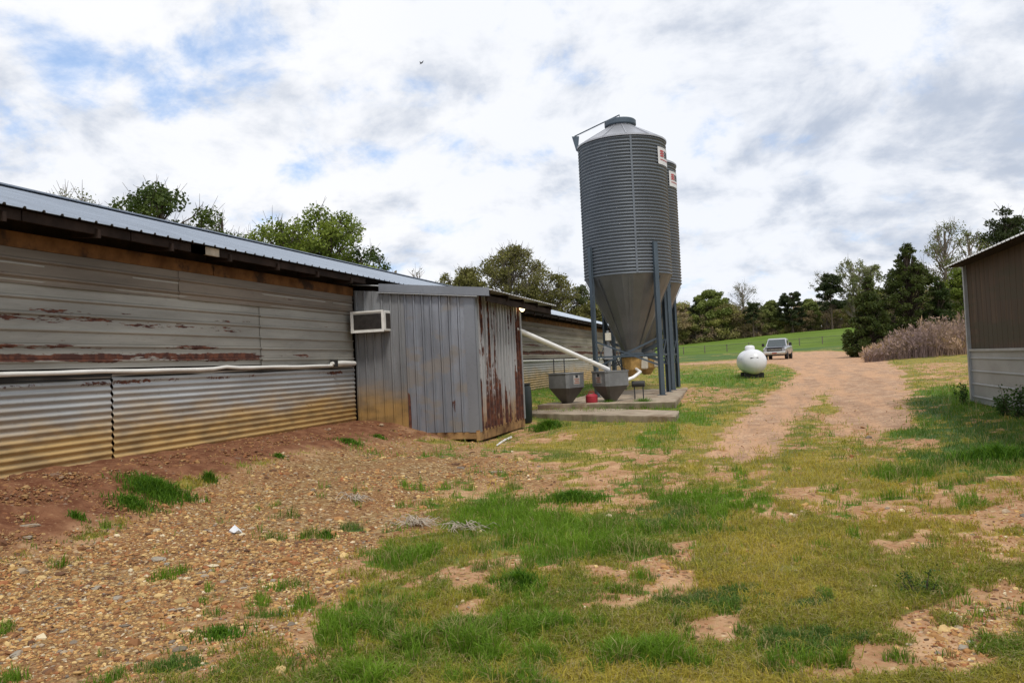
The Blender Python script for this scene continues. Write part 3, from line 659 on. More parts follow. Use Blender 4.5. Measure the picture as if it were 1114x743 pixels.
# roof
RS = .309; RH = 6.6
def roof(parent, xe, xr, ze, y0, y1, sgn, mat, pitch=.305, name='roof', slope=.309):
    RS = slope; L = math.hypot(xr - xe, (xr - xe) * RS) ; dx = (xr - xe) / L; dz = abs(xr - xe) * RS / L
    ub = Vector((dx, 0, dz)); un = Vector((-dz * (1 if dx > 0 else -1), 0, abs(dx)))
    un = Vector((-ub.z * (1 if ub.x > 0 else -1), 0, abs(ub.x)))
    P_ = rib_profile(y1 - y0, pitch, .022, .05, .1)
    b = MB(); b.sheet((xe, y0, ze), (0, 1, 0), ub, un, P_, L, nb=3, t=.006); return b.build(name, mat, parent, world=True)
XE = WX + .46; ZE = 3.47; XR = -14.2; ZR = ZE + (XE - XR) * RS
roof(H, XE, XR, ZE, Y0 - .3, Y1 + .3, 1, M['roof'], pitch=.235)
roof(H, 2 * XR - XE, XR, ZE, Y0 - .3, Y1 + .3, -1, M['roof'], pitch=.235, name='roof')
b = MB(); b.bar((XR, Y0 - .3, ZR + .03), (XR, Y1 + .3, ZR + .03), .35, .03); b.build('ridge_cap', M['roof'], H, world=True)
# far side and gables
XB = 2 * XR - WX
b = MB(); b.box((XB, 26, 1.9), (.06, 60, 3.4)); b.build('back_wall', M['upper'], H, world=True)
for yy in (Y0, Y1):
    b = MB(); b.prism([(WX, yy, .3), (XB, yy, .3), (XB, yy, 3.45), (XR, yy, ZR - .1), (WX, yy, 3.45)], (0, 0, 0), (0, .06, 0)); b.build('gable_wall', M['upper'], H, world=True)
# rolled white curtain on the wall
pts = []
for y_ in np.arange(Y0, 14.05, .3): pts.append((WX + .075, y_, 1.752 + .004 * math.sin(y_ * 1.9) + .003 * math.sin(y_ * 5.1) + (.018 if 9.8 < y_ < 10.3 else 0)))
b = MB(); b.tube(pts, [.027 + .0015 * math.sin(q * 1.7) for q in range(len(pts))], 10); b.build('curtain_roll', M['white'], H, smooth=True, world=True)
b = MB(); b.tube([(WX + .085, 13.2, 1.785), (WX + .085, 13.6, 1.79), (WX + .085, 14.1, 1.78)], [.035, .05, .045], 10); b.build('curtain_end', M['white'], H, smooth=True, world=True)
b = MB(); b.box((WX + .10, 13.28, 1.79), (.13, .05, .13)); b.build('strap', M['black'], H, world=True)
b = MB(); b.tube([(WX + .05, 17.5, 1.72), (WX + .05, 56, 1.72)], .03, 8); b.build('curtain_roll', M['white'], H, smooth=True, world=True)
b = MB(); b.box((WX + .012, 5.0, 1.69), (.02, 18.3, .07)); b.build('gap_shadow_strip', M['black'], H, world=True)  # black strip painted in as the gap shadow below the curtain roll

# ================================================================ SHED
SX0, SX1, SY0, SY1 = WX, -5.0, 14.26, 17.32
S = thing('equipment_shed', 'small metal lean-to shed with rust streaked end wall attached to the poultry house', 'shed', (-6.3, 15.8, .0))
def top_z(x): return 3.30 - (x + 7.6) * .105
def front(x0, x1, mat, off, k, zb):
    P_ = [(a_, h_) for a_, h_ in groove_profile(x1 - x0, .19 if k != 4 else .18, .05)]
    b = MB(); b.sheet((x0, SY0 - off, 0), (1, 0, 0), (0, 0, 1), (0, -1, 0), P_, 3, nb=8, t=.004, wob=.05, k=k, trim=lambda s_: (zb(x0 + s_), top_z(x0 + s_) - .05))
    return b.build('front_wall_sheet', mat, S, world=True)
zb = lambda x_: .36
front(-7.56, -6.46, M['shed_stain'], .012, 3, zb)
front(-6.48, -5.92, M['shed'], .004, 4, zb)
front(-5.94, -5.2, M['shed'], .010, 5, zb)
b = MB(); b.box((-5.1, SY0 - .016, 1.66), (.21, .014, 2.62)); b.box((-4.985, SY0 + .045, 1.66), (.012, .12, 2.62)); b.build('corner_trim', M['trim'], S, world=True)
P_ = groove_profile(SY1 - SY0 - .12, .2, .05)
b = MB(); b.sheet((SX1 + .002, SY0 + .1, 0), (0, 1, 0), (0, 0, 1), (1, 0, 0), P_, 3, nb=6, wob=.03, k=8, trim=lambda s_: (.36, 3.0)); b.build('end_wall_sheet', M['shed_rust'], S, world=True)
b = MB(); b.box((SX1 + .02, SY1 - .02, 1.68), (.05, .07, 2.62)); b.build('corner_post', M['galv'], S, world=True)
b = MB(); b.box((SX1 - .02, (SY0 + SY1) / 2, .29), (.07, SY1 - SY0 + .1, .20)); b.build('skirt_board', M['wood_mud'], S, world=True)
b = MB(); b.box((-5.95, SY0 + .02, .29), (1.85, .06, .13)); b.build('skirt_board', M['wood_mud'], S, world=True)
b = MB(); b.box((-6.3, SY1, 1.65), (2.55, .04, 2.7)); b.box((-6.3, (SY0 + SY1) / 2, .33), (2.4, 2.9, .1)); b.build('back_wall', M['galv'], S, world=True)
b = MB(); b.prism([(-6.95, SY0 - .1, top_z(-6.95) - .06), (-4.67, SY0 - .1, top_z(-4.67) - .06), (-4.67, SY0 - .1, top_z(-4.67) + .10), (-6.95, SY0 - .1, top_z(-6.95) + .10)], (0, 0, 0), (0, .05, 0)); b.build('fascia', M['trim'], S, world=True)
b = MB(); b.prism([(-7.0, SY0 - .105, top_z(-7) - .085), (-4.9, SY0 - .105, top_z(-4.9) - .085), (-4.9, SY0 - .105, top_z(-4.9) - .066), (-7.0, SY0 - .105, top_z(-7) - .066)], (0, 0, 0), (0, .08, 0)); b.build('drip_edge', M['galv'], S, world=True)
# shed roof slopes outward
L = 3.1; ub = Vector((-1, 0, .105)).normalized(); un = Vector((.105, 0, 1)).normalized()
b = MB(); b.sheet((-4.63, SY0 - .04, top_z(-4.63) + .06), (0, 1, 0), ub, un, rib_profile(5.3, .2, .02, .05, .08), L, nb=2); b.build('roof', M['roof_old'], S, world=True)
for y_ in (14.4, 15.6, 16.8, 18.0, 19.3):
    b = MB(); b.prism([(-7.5, y_, top_z(-7.5) - .06), (-4.72, y_, top_z(-4.72) - .06), (-4.72, y_, top_z(-4.72) + .045), (-7.5, y_, top_z(-7.5) + .045)], (0, 0, 0), (0, .045, 0)); b.build('roof_joist', M['wood_dark'], S, world=True)
b = MB(); b.box((-4.78, 16.9, top_z(-4.8) - .10), (.04, 5.1, .12)); b.build('eave_board', M['wood_dark'], S, world=True)
# air conditioner
AC = thing('window_air_conditioner', 'boxy white window air conditioner with dark grille sticking out of the shed wall', 'air conditioner', (-7.11, SY0 - .02, 2.37))
b = MB(); b.box((0, -.15, .21), (.72, .30, .40), bev=.012); b.build('casing', M['white'], AC)
b = MB(); b.box((0, -.303, .21), (.60, .012, .30)); b.build('grille', M['grille'], AC)
for i in range(9): pass
b = MB()
for i in range(14): b.box((0, -.312, .075 + i * .0205), (.59, .006, .004))
b.build('grille_slats', M['steel_dark'], AC)
b = MB()
for sx in (-1, 1): b.box((sx * .335, -.312, .21), (.05, .02, .42))
for sz in (.015, .405): b.box((0, -.312, sz), (.72, .021, .03))
b.build('front_frame', M['white'], AC)
b = MB(); b.box((.361, -.13, .21), (.008, .2, .30)); b.build('side_vent', M['grille'], AC)
# lamp
LP = thing('wall_lamp', 'small lit bulb lamp under the eave of the shed at its far corner', 'lamp', (SX1 + .08, SY1 - .08, 2.80))
b = MB(); b.box((0, .03, .06), (.10, .06, .10), bev=.01); b.build('lamp_base', M['wood_orange'], LP)
b = MB(); b.lathe([(.02, -.03), (.05, 0), (.07, .04), (.05, .09), (.02, .11)], (.05, -.07, .03), 12); b.build('bulb', M['bulb'], LP, smooth=True)

# dark barrel behind the shed
b = MB(); BR = thing('dark_barrel', 'dark green plastic barrel standing behind the far corner of the shed', 'barrel', (-5.36, 18.3, float(zg(-5.36, 18.3)) - .02))
b.lathe([(.02, 0), (.26, 0), (.28, .05), (.29, .4), (.295, .45), (.29, .5), (.28, .85), (.25, .9), (.02, .9)], (0, 0, 0), 20); b.build('drum', simple('barrel_green', (.006, .012, .011), .5, var=.2), BR, smooth=True)
b = MB(); b.lathe([(.02, .9), (.27, .905), (.28, .93), (.26, .95), (.02, .96)], (0, 0, 0), 20); b.build('lid', M['black'], BR, smooth=True)

# ================================================================ CONCRETE
def slab(name, label, corners, z0, z1, k=0):
    bm = MB(); n = len(corners)
    # subdivided outline with chipped edge
    pts = []
    for i in range(n):
        a = Vector(corners[i]); c = Vector(corners[(i + 1) % n]); m_ = max(2, int((c - a).length / .22))
        for j in range(m_):
            p_ = a.lerp(c, j / m_); pts.append((p_.x + random.uniform(-.015, .015), p_.y + random.uniform(-.02, .02)))
    cx = sum(p_[0] for p_ in pts) / len(pts); cy = sum(p_[1] for p_ in pts) / len(pts)
    V = []
    for zz_, sc_ in ((z0, .99), (z1 - .02, 1.0), (z1, .995)):
        for (px_, py_) in pts: V.append((cx + (px_ - cx) * sc_, cy + (py_ - cy) * sc_, zz_ + random.uniform(-.006, .006) * (zz_ != z0)))
    m_ = len(pts); F_ = []
    for k_ in range(2):
        for i in range(m_): j = (i + 1) % m_; F_.append((k_ * m_ + i, k_ * m_ + j, k_ * m_ + m_ + j, k_ * m_ + m_ + i))
    V.append((cx, cy, z1)); V.append((cx, cy, z0))
    for i in range(m_): F_.append((2 * m_ + i, 2 * m_ + (i + 1) % m_, 3 * m_)); F_.append(((i + 1) % m_, i, 3 * m_ + 1))
    bm.add(V, F_); o = bm.build(name, M['concrete'], smooth=False); return tag(o, label, 'slab')
slab('concrete_slab', 'raised grey concrete pad carrying the two feed bins', [(-5.1, 20.7), (-1.85, 20.4), (-2.2, 30.6), (-5.4, 30.4)], .28, .49)
cA, cB, cC, cD = [atz(*q, .36) for q in ((575, 449.5), (735, 453), (739, 446.8), (571, 441.5))]
slab('concrete_beam', 'long low concrete strip lying in the grass in front of the hoppers', [(q.x, q.y) for q in (cA, cB, cC, cD)], .1, .36)
slab('concrete_block', 'short low concrete slab under the left hopper', [(-5.55, 20.65), (-4.2, 20.6), (-4.25, 21.7), (-5.5, 21.7)], .2, .485)

# ================================================================ FEED BINS
BX, BY, ZS = -3.55, 25.0, .49
ZC0, ZC1, RB = 4.17 - ZS, 8.40 - ZS, 1.37
def make_bin(loc, label):
    T = thing('feed_bin', label, 'feed bin', loc, 0, None)
    prof = []; n = int((ZC1 - ZC0) / .1); per = 8
    N_ = n * per
    for i in range(N_ + 1):
        z_ = ZC0 + (ZC1 - ZC0) * i / N_; prof.append((RB + .022 * math.sin(2 * math.pi * i / per), z_))
    b = MB(); b.lathe(prof, (0, 0, 0), 96, cap=False); b.build('bin_body', M['bin'], T, smooth=True, angle=80)
    for k_ in range(4):
        a_ = R(20 + 90 * k_); b = MB(); b.box((math.cos(a_) * (RB + .008), math.sin(a_) * (RB + .008), (ZC0 + ZC1) / 2), (.02, .06, ZC1 - ZC0 - .04), (0, 0, a_)); b.build('shell_seam', M['bin'], T)
    b = MB(); b.lathe([(RB - .01, ZC1 - .03), (RB + .045, ZC1 - .03), (RB + .05, ZC1 + .015), (RB + .01, ZC1 + .02), (.42, ZC1 + .60), (.42, ZC1 + .66)], (0, 0, 0), 48, cap=False)
    ro = b.build('bin_roof', M['binroof'], T, smooth=True, angle=30)
    b = MB()
    for k_ in range(12):
        a_ = R(15 + 30 * k_); b.bar((math.cos(a_) * (RB + .02), math.sin(a_) * (RB + .02), ZC1 + .03), (math.cos(a_) * .36, math.sin(a_) * .42, ZC1 + .62), .03, .02)
    b.build('roof_ribs', M['binroof'], ro)
    b = MB(); b.lathe([(.46, ZC1 + .62), (.50, ZC1 + .65), (.50, ZC1 + .78), (.47, ZC1 + .81), (.36, ZC1 + .84), (.02, ZC1 + .86)], (0, 0, 0), 32); b.build('lid', M['binleg'], T, smooth=True, angle=30)
    # lid opener: bracket at the left edge and rod
    b = MB(); br = Vector((-RB - .02, -.35, ZC1)); b.prism([br + Vector((-.13, 0, .42)), br + Vector((.10, 0, .40)), br + Vector((.04, 0, -.06)), br + Vector((-.01, 0, -.06))], (0, 0, 0), (0, .05, 0)); b.build('lid_bracket', M['binleg'], T)
    b = MB(); b.tube([br + Vector((-.05, .03, .42)), (-.55, -.16, ZC1 + .78), (.0, -.05, ZC1 + 1.0), (.0, -.05, ZC1 + .88)], .02, 6); b.tube([(-.42, -.1, ZC1 + .55), (-.45, -.1, ZC1 + .72), (-.2, -.1, ZC1 + .84)], .03, 6); b.build('lid_rod', M['binleg'], T)
    b = MB(); b.lathe([(.30, 1.30), (.31, 1.42), (RB - .03, ZC0 - .06), (RB + .0, ZC0), (RB - .06, ZC0 + .02)], (0, 0, 0), 24, cap=False); hp = b.build('hopper_cone', M['hopper'], T, smooth=True, angle=8)
    b = MB()
    for k_ in range(8):
        a_ = R(10 + 45 * k_); b.bar((math.cos(a_) * .325, math.sin(a_) * .325, 1.42), (math.cos(a_) * (RB - .02), math.sin(a_) * (RB - .02), ZC0 - .08), .05, .016)
    b.build('cone_seams', M['hopper'], hp)
    b = MB(); b.lathe([(.37, 1.18), (.38, 1.20), (.38, 1.29), (.33, 1.31)], (0, 0, 0), 16, cap=False); b.build('cone_collar', M['binleg'], T, smooth=True)
    b = MB(); b.lathe([(.14, .55), (.30, .78), (.34, 1.19)], (0, 0, 0), 8); b.build('boot', M['yellow'], T)
    b = MB(); b.box((.36, .1, .98), (.2, .34, .38), bev=.03); b.build('motor_housing', M['cream'], T)
    for sx in (-1, 1):
        for sy in (-1, 1):
            b = MB(); cx, cy = sx * .985, sy * .985; h0, h1 = 0, ZC0 + .95 if sy < 0 else ZC0 + .95
            for (dx, dy, wx, wy) in ((0, 0, .15, .012), (sx * -.07, -sy * .03, .012, .07), (sx * .07, -sy * .03, .012, .07)):
                ra = math.atan2(cy, cx) - R(90); mm = Matrix.Rotation(ra, 3, 'Z'); o_ = mm @ Vector((-.07 if dx * sx > 0 else (.07 if dx else 0), -.03 if dx else .02, 0))
                b.box(Vector((cx * 1.02, cy * 1.02, (h0 + h1) / 2)) + o_, (wx, wy, h1 - h0), mm)
            lg = b.build('leg', M['binleg'], T)
            b = MB(); b.box((cx * 1.0, cy * 1.0, .008), (.26, .26, .016)); b.build('foot_plate', M['binleg'], lg)
    for (ax, ay), (bx, by) in (((-1, -1), (1, -1)), ((1, -1), (1, 1)), ((1, 1), (-1, 1)), ((-1, 1), (-1, -1))):
        q = 1.0
        for z_a, z_b in ((1.72, .88), (.90, 1.75)):
            b = MB(); b.bar((ax * q, ay * q, z_a), (bx * q, by * q, z_b), .012, .05); b.build('cross_brace', M['binleg'], T)
        b = MB(); b.bar((ax * q, ay * q, 1.62 - .4), (bx * q, by * q, 1.62 - .4), .012, .05); b.build('girt', M['binleg'], T)
    # white decal curved round the shell
    a_c = R(-19); hw = .27; zc = ZC1 - .60
    def curved(nm, m_, a0, a1, z0, z1, rr, par, slant=0):
        bm_ = MB(); V = []; n_ = 8
        for r_ in (rr, rr + .006):
            for i in range(n_ + 1):
                for zz_ in (z0, z1):
                    a_ = a0 + (a1 - a0) * i / n_ + (slant if zz_ == z1 else 0); V.append((math.cos(a_) * r_, math.sin(a_) * r_, zz_))
        F_ = []; o_ = 2 * (n_ + 1)
        for i in range(n_):
            a = 2 * i; F_ += [(a, a + 2, a + 3, a + 1), (o_ + a, o_ + a + 1, o_ + a + 3, o_ + a + 2), (a, o_ + a, o_ + a + 2, a + 2), (a + 1, a + 3, o_ + a + 3, o_ + a + 1)]
        F_ += [(0, 1, o_ + 1, o_), (2 * n_, o_ + 2 * n_, o_ + 2 * n_ + 1, 2 * n_ + 1)]
        bm_.add(V, F_); return bm_.build(nm, m_, par, smooth=True, angle=30)
    dc = curved('decal', M['decal'], a_c - .20, a_c + .32, zc - .26, zc + .28, RB + .026, T)
    for i in range(3): curved('red_mark', M['redink'], a_c - .13, a_c + .02, zc - .02 + i * .075, zc + .035 + i * .075, RB + .034, dc, slant=.035)
    curved('letter_mark', M['blackink'], a_c + .07, a_c + .10, zc - .03, zc + .18, RB + .034, dc)
    for i in range(3): curved('letter_mark', M['blackink'], a_c + .10, a_c + .155, zc - .03 + i * .0855, zc + .01 + i * .0855, RB + .034, dc)
    curved('letter_mark', M['blackink'], a_c + .155, a_c + .18, zc - .01, zc + .16, RB + .034, dc)
    curved('letter_mark', M['blackink'], a_c + .21, a_c + .24, zc - .03, zc + .18, RB + .034, dc)
    curved('red_mark', M['redink'], a_c - .12, a_c + .26, zc - .12, zc - .095, RB + .034, dc)
    return T
B1 = make_bin((BX, BY, ZS), 'tall galvanised feed bin with corrugated shell, nearer one with open view of its lid')
B2 = copy_tree(B1); B2.location = (BX + .02, BY + 3.35, ZS); B2['label'] = 'second tall corrugated feed bin mostly hidden behind the nearer bin'
# inspection stripes on the cone of the near bin

# ================================================================ HOPPERS
def make_hopper(loc, rz, label, w0, red_side):
    T = thing('feed_hopper', label, 'hopper', loc, rz)
    def ring(r_, z_): c_ = r_ * .18; return [(-r_ + c_, -r_, z_), (r_ - c_, -r_, z_), (r_, -r_ + c_, z_), (r_, r_ - c_, z_), (r_ - c_, r_, z_), (-r_ + c_, r_, z_), (-r_, r_ - c_, z_), (-r_, -r_ + c_, z_)]
    def shell(rs, nm, m_):
        b = MB(); V = sum([ring(r_, z_) for r_, z_ in rs], []); F_ = []
        for k_ in range(len(rs) - 1):
            for i in range(8): j = (i + 1) % 8; F_.append((k_ * 8 + i, k_ * 8 + j, k_ * 8 + 8 + j, k_ * 8 + 8 + i))
        F_.append(tuple(reversed(range(8)))); F_.append(tuple((len(rs) - 1) * 8 + i for i in range(8)))
        b.add(V, F_); return b.build(nm, m_, T)
    shell([(w0 * .28, 0), (w0 * .98, .42)], 'hopper_base', M['hop_low'])
    shell([(w0, .422), (w0, .80), (w0 * 1.04, .80), (w0 * 1.04, .83), (w0 * .96, .83)], 'hopper_box', M['hop_box'])
    return T
hz = .49
h1 = make_hopper((-4.82, 21.05, hz), R(16.7 + 45), 'grey galvanised hopper with a warning label, left one standing alone', .37, 1)
h2 = make_hopper((-3.66, 21.35, hz), R(16.7 + 28), 'grey galvanised hopper right of the other, with the white pipe entering its top', .38, 0)
def face_marks(T, w0, face, red):
    # painted warning label on one face
    M3 = {'x-': Matrix.Rotation(R(180), 3, 'Z'), 'y-': Matrix.Rotation(R(-90), 3, 'Z')}[face]
    b = MB(); b.box(M3 @ Vector((w0 + .004, 0, .63)), (.006, .26, .24), M3); pl = b.build('warning_label', M['hop_label'], T)
    b = MB()
    for k_ in range(3): b.box(M3 @ Vector((w0 + .010, 0, .55 + .05 * k_)), (.004, .20 - .05 * (k_ == 1), .02), M3)
    b.build('label_print', M['faded_ink'], pl)
    b = MB(); b.box(M3 @ Vector((w0 + .010, 0, .725)), (.004, .10, .07), M3); b.build('label_symbol', M['blackink'], pl)
face_marks(h1, .37, 'y-', True); face_marks(h2, .38, 'x-', True)
for (x_, y_) in ((-.26, .2), (.24, .26)):
    b = MB(); b.tube([(x_, y_, .8), (x_ + .01, y_, 1.22)], .014, 6)
    for k_ in range(7): b.lathe([(.012, 0), (.03, .008), (.012, .018)], (x_, y_, .84 + .055 * k_), 8)
    b.build('threaded_rod', M['steel_dark'], h1)
# white auger pipe from the shed to the hopper
pa = Vector((SX1 + .0, 17.36, 2.37)); pb = Vector((-3.70, 21.30, 1.36))
b = MB(); b.tube([pa + (pa - pb) * .06, pb], .062, 14); o = b.build('auger_pipe', M['pvc'], smooth=True); tag(o, 'long white plastic feed pipe slanting from the shed down to the right hopper', 'pipe')
b = MB(); b.tube([(-3.42, 21.55, .98), (-3.12, 22.0, 1.1), (-3.08, 23.2, 1.22), (BX + .12, BY - .15, 1.3)], .045, 12); o = b.build('feed_pipe', M['pvc'], smooth=True); tag(o, 'short white pipe running from the right hopper back to the feed bins', 'pipe')
# red can
RC = thing('red_can', 'small red plastic can sitting between the two hoppers', 'can', (-4.12, 20.95, .49), .4)
b = MB(); b.lathe([(.02, 0), (.15, 0), (.165, .03), (.165, .18), (.13, .22), (.05, .24)], (0, 0, 0), 14); b.build('can_body', M['red'], RC, smooth=True)
b = MB(); b.tube([(-.08, 0, .22), (-.06, 0, .29), (.06, 0, .29), (.08, 0, .22)], .014, 6); b.build('handle', M['red'], RC)
# conduit post with boxes beside the bins
CP = thing('conduit_post', 'pale conduit post with cable boxes standing beside the left leg of the near bin', 'post', (-4.22, 24.6, .49))
b = MB(); b.tube([(0, 0, 0), (0, 0, 2.05)], .05, 10); b.build('conduit', M['galv'], CP, smooth=True)
b = MB(); b.box((0, -.09, 1.35), (.26, .14, .42), bev=.015); b.build('switch_box', M['galv'], CP)
b = MB(); b.box((.02, -.08, 1.85), (.18, .12, .24), bev=.012); b.build('junction_box', M['cream'], CP)
b = MB(); b.tube([(.04, -.1, 1.9), (.2, -.1, 1.3), (.35, -.06, .9), (.6, 0, .75)], .02, 6); b.tube([(-.03, -.1, 1.9), (-.14, -.1, 1.2), (-.1, -.1, .4)], .018, 6); b.build('cable', M['black'], CP)
EV = thing('electric_motor', 'small dark auger motor on the slab in front of the near bin', 'motor', (-2.98, 22.1, .49))
b = MB(); b.tube([(-.2, 0, .42), (.15, 0, .42)], .09, 12); b.build('motor_body', M['steel_dark'], EV, smooth=True)
for sx in (-.14, .1):
    b = MB(); b.box((sx, 0, .18), (.03, .03, .36)); b.build('leg', M['steel_dark'], EV)

# ================================================================ RIGHT BUILDING
RX, RY = 4.35, 18.15
RBH = thing('right_barn', 'brown walled barn with pale ribbed metal skirt and metal roof at the right edge', 'farm building', (RX, 10, 0))
ry0 = -6
b = MB(); b.sheet((RX - .0, ry0, 1.46), (0, 1, 0), (0, 0, 1), (-1, 0, 0), rib_profile(RY - ry0, .3, .004, .03, .1), 1.74, nb=3, wob=.03, k=40); b.build('upper_wall', M['board'], RBH, world=True)
P_ = [(0, 0)]
for q in (.12, .38, .64, .90): P_ += [(q - .02, 0), (q - .01, .02), (q + .01, .02), (q + .02, 0)]
P_.append((1.06, 0))
b = MB(); b.sheet((RX - .012, ry0, .40), (0, 0, 1), (0, 1, 0), (-1, 0, 0), P_, RY - ry0, nb=16, wob=.02, k=44); b.build('skirt_sheet', M['rb_lower'], RBH, world=True)
b = MB(); b.box((RX - .03, (RY + ry0) / 2, 1.465), (.05, RY - ry0, .045)); b.build('skirt_cap', M['galv'], RBH, world=True)
b = MB(); b.box((RX - .02, RY + .01, 1.8), (.09, .09, 2.76)); b.build('corner_post', M['galv'], RBH, world=True)
b = MB(); b.box((RX + .1, (RY + ry0) / 2, 1.8), (.05, RY - ry0, 2.8)); b.build('wall_backing', M['wood_dark'], RBH, world=True)
b = MB(); b.box((RX - .15, (RY + ry0) / 2, 3.21), (.26, RY - ry0 + .3, .04)); b.build('eave_soffit', M['wood_dark'], RBH, world=True)
xr2 = RX + 6.2; ze2 = 3.20; xe2 = RX - .34
roof(RBH, xe2, xr2, ze2, ry0 - .3, RY + .35, 1, M['roof_old'], pitch=.23, slope=.40)
roof(RBH, 2 * xr2 - xe2, xr2, ze2, ry0 - .3, RY + .35, 1, M['roof_old'], pitch=.23, slope=.40)
zr2 = ze2 + (xr2 - xe2) * .40
for yy in (RY - .06, ry0):
    b = MB(); b.prism([(RX + .03, yy, .3), (2 * xr2 - RX, yy, .3), (2 * xr2 - RX, yy, 3.2), (xr2, yy, zr2 - .1), (RX + .03, yy, 3.28)], (0, 0, 0), (0, .05, 0)); b.build('gable_wall', M['board'], RBH, world=True)
b = MB(); b.box((2 * xr2 - RX, (RY + ry0) / 2, 1.8), (.06, RY - ry0, 2.8)); b.build('back_wall', M['board'], RBH, world=True)

# ================================================================ PROPANE TANK
tz = float(zg(.1, 33)); 
c1 = atd(822, 396, 31.0); c2 = atd(813, 391.5, 34.2)
ax = math.atan2(c2.y - c1.y, c2.x - c1.x)
TK = thing('propane_tank', 'white horizontal propane tank with domed ends standing on the grass', 'tank', ((c1.x + c2.x) / 2, (c1.y + c2.y) / 2, tz), ax)
rt = .50; hc = .16 + rt; Lh = 1.55
prof = [(.01, -Lh), (.16, -Lh + .02), (.30, -Lh + .08), (.41, -Lh + .18), (.475, -Lh + .31), (rt, -Lh + .48), (rt, 0), (rt, Lh - .48), (.475, Lh - .31), (.41, Lh - .18), (.30, Lh - .08), (.16, Lh - .02), (.01, Lh)]
b = MB(); b.lathe(prof, (0, 0, hc), 40, axis='X'); b.build('tank_shell', M['tank'], TK, smooth=True, angle=60)
b = MB(); b.lathe([(.20, hc + rt - .08), (.20, hc + rt + .10), (.17, hc + rt + .15), (.1, hc + rt + .18), (.01, hc + rt + .185)], (.30, 0, 0), 24); b.build('valve_dome', M['tank'], TK, smooth=True, angle=50)
for sx in (-.85, .85):
    b = MB(); b.box((sx, 0, .09), (.14, .75, .26)); b.build('saddle_leg', M['steel_dark'], TK)
b = MB(); b.box((-Lh + .035, .02, hc + .16), (.02, .30, .035), (0, R(-12), 0)); b.build('name_plate', M['steel_dark'], TK)

# ================================================================ TRUCK
tp = atd(847, 390.5, 70); TR = thing('pickup_truck', 'light silver pickup truck with dark hood parked facing the camera on the dirt road', 'pickup truck', (tp.x, tp.y, float(zg(tp.x, tp.y)) - .01), math.atan2(-tp.y, -tp.x) - R(6))
# local +x = front
def loft(secs, nm, m_, par, smooth=True, ang=35):
    b = MB(); V = []; F_ = []
    n_ = len(secs[0])
    for s_ in secs: V += s_
    for k_ in range(len(secs) - 1):
        for i in range(n_): j = (i + 1) % n_; F_.append((k_ * n_ + i, k_ * n_ + j, k_ * n_ + n_ + j, k_ * n_ + n_ + i))
    F_.append(tuple(reversed(range(n_)))); F_.append(tuple((len(secs) - 1) * n_ + i for i in range(n_)))
    b.add(V, F_); return b.build(nm, m_, par, smooth=smooth, angle=ang)
def sec(x_, w_, z0, z1, c_=.1): return [(x_, -w_ + c_ * .5, z0), (x_, w_ - c_ * .5, z0), (x_, w_, z0 + c_), (x_, w_, z1 - c_), (x_, w_ - c_, z1), (x_, -w_ + c_, z1), (x_, -w_, z1 - c_), (x_, -w_, z0 + c_)]
body = loft([sec(-2.9, .96, .55, 1.22), sec(-2.0, 1.0, .5, 1.24), (sec(-.7, 1.0, .48, 1.22)), sec(1.0, 1.0, .48, 1.16), sec(1.9, .99, .5, 1.12), sec(2.55, .96, .52, 1.05), sec(2.8, .88, .58, .98)], 'body', M['paint'], TR)
loft([sec(-1.2, .9, 1.2, 1.5, .05), sec(-1.0, .80, 1.2, 1.84, .1), sec(.35, .80, 1.2, 1.88, .1), sec(.55, .78, 1.2, 1.80, .1), sec(1.25, .9, 1.12, 1.2, .03)], 'cab', M['paint'], TR)
b = MB(); b.add([(1.24, -.80, 1.22), (1.24, .80, 1.22), (.62, .68, 1.78), (.62, -.68, 1.78), (1.20, -.80, 1.22), (1.20, .80, 1.22), (.58, .68, 1.78), (.58, -.68, 1.78)], [(0, 1, 2, 3), (7, 6, 5, 4), (0, 4, 5, 1), (1, 5, 6, 2), (2, 6, 7, 3), (3, 7, 4, 0)]); b.build('windshield', M['glass'], TR)
loft([[(1.15, -.82, 1.17), (1.15, .82, 1.17), (1.15, .75, 1.22), (1.15, -.75, 1.22)], [(2.5, -.86, .98), (2.5, .86, .98), (2.5, .76, 1.14), (2.5, -.76, 1.14)], [(2.84, -.84, .95), (2.84, .84, .95), (2.84, .74, 1.08), (2.84, -.74, 1.08)]], 'hood', M['paint_dark'], TR)
for sy in (-1, 1):
    b = MB(); b.box((-.1, sy * .835, 1.5), (1.1, .03, .34), (R(-6 * sy), 0, 0)); b.build('side_window', M['glass'], TR)
    b = MB(); b.box((2.80, sy * .74, .90), (.1, .30, .17), bev=.02); b.build('headlight', M['lamp_glass'], TR)
    b = MB(); b.box((.95, sy * 1.14, 1.33), (.12, .22, .28), bev=.03); b.build('mirror', M['black'], TR)
    for wx in (-1.75, 1.85):
        b = MB(); b.lathe([(.24, -.13), (.37, -.13), (.40, -.09), (.40, .09), (.37, .13), (.24, .13)], (wx, sy * .87, .40), 28, axis='Y'); ty = b.build('wheel', M['tyre'], TR, smooth=True)
        b = MB(); b.lathe([(.03, .10 * sy), (.10, .11 * sy), (.23, .09 * sy), (.25, .12 * sy)], (wx, sy * .87, .40), 20, axis='Y'); b.build('rim', M['chrome'], ty, smooth=True)
b = MB(); b.box((2.83, 0, .90), (.06, 1.22, .30)); gr = b.build('grille', M['black'], TR)
b = MB(); b.box((2.865, 0, .88), (.02, 1.15, .05)); b.build('grille_bar', M['chrome'], gr)
b = MB(); b.box((2.9, 0, .60), (.22, 1.86, .24), bev=.05); b.build('bumper', M['chrome'], TR)
b = MB(); b.box((2.85, 0, .42), (.16, 1.5, .13)); b.build('air_dam', M['black'], TR)
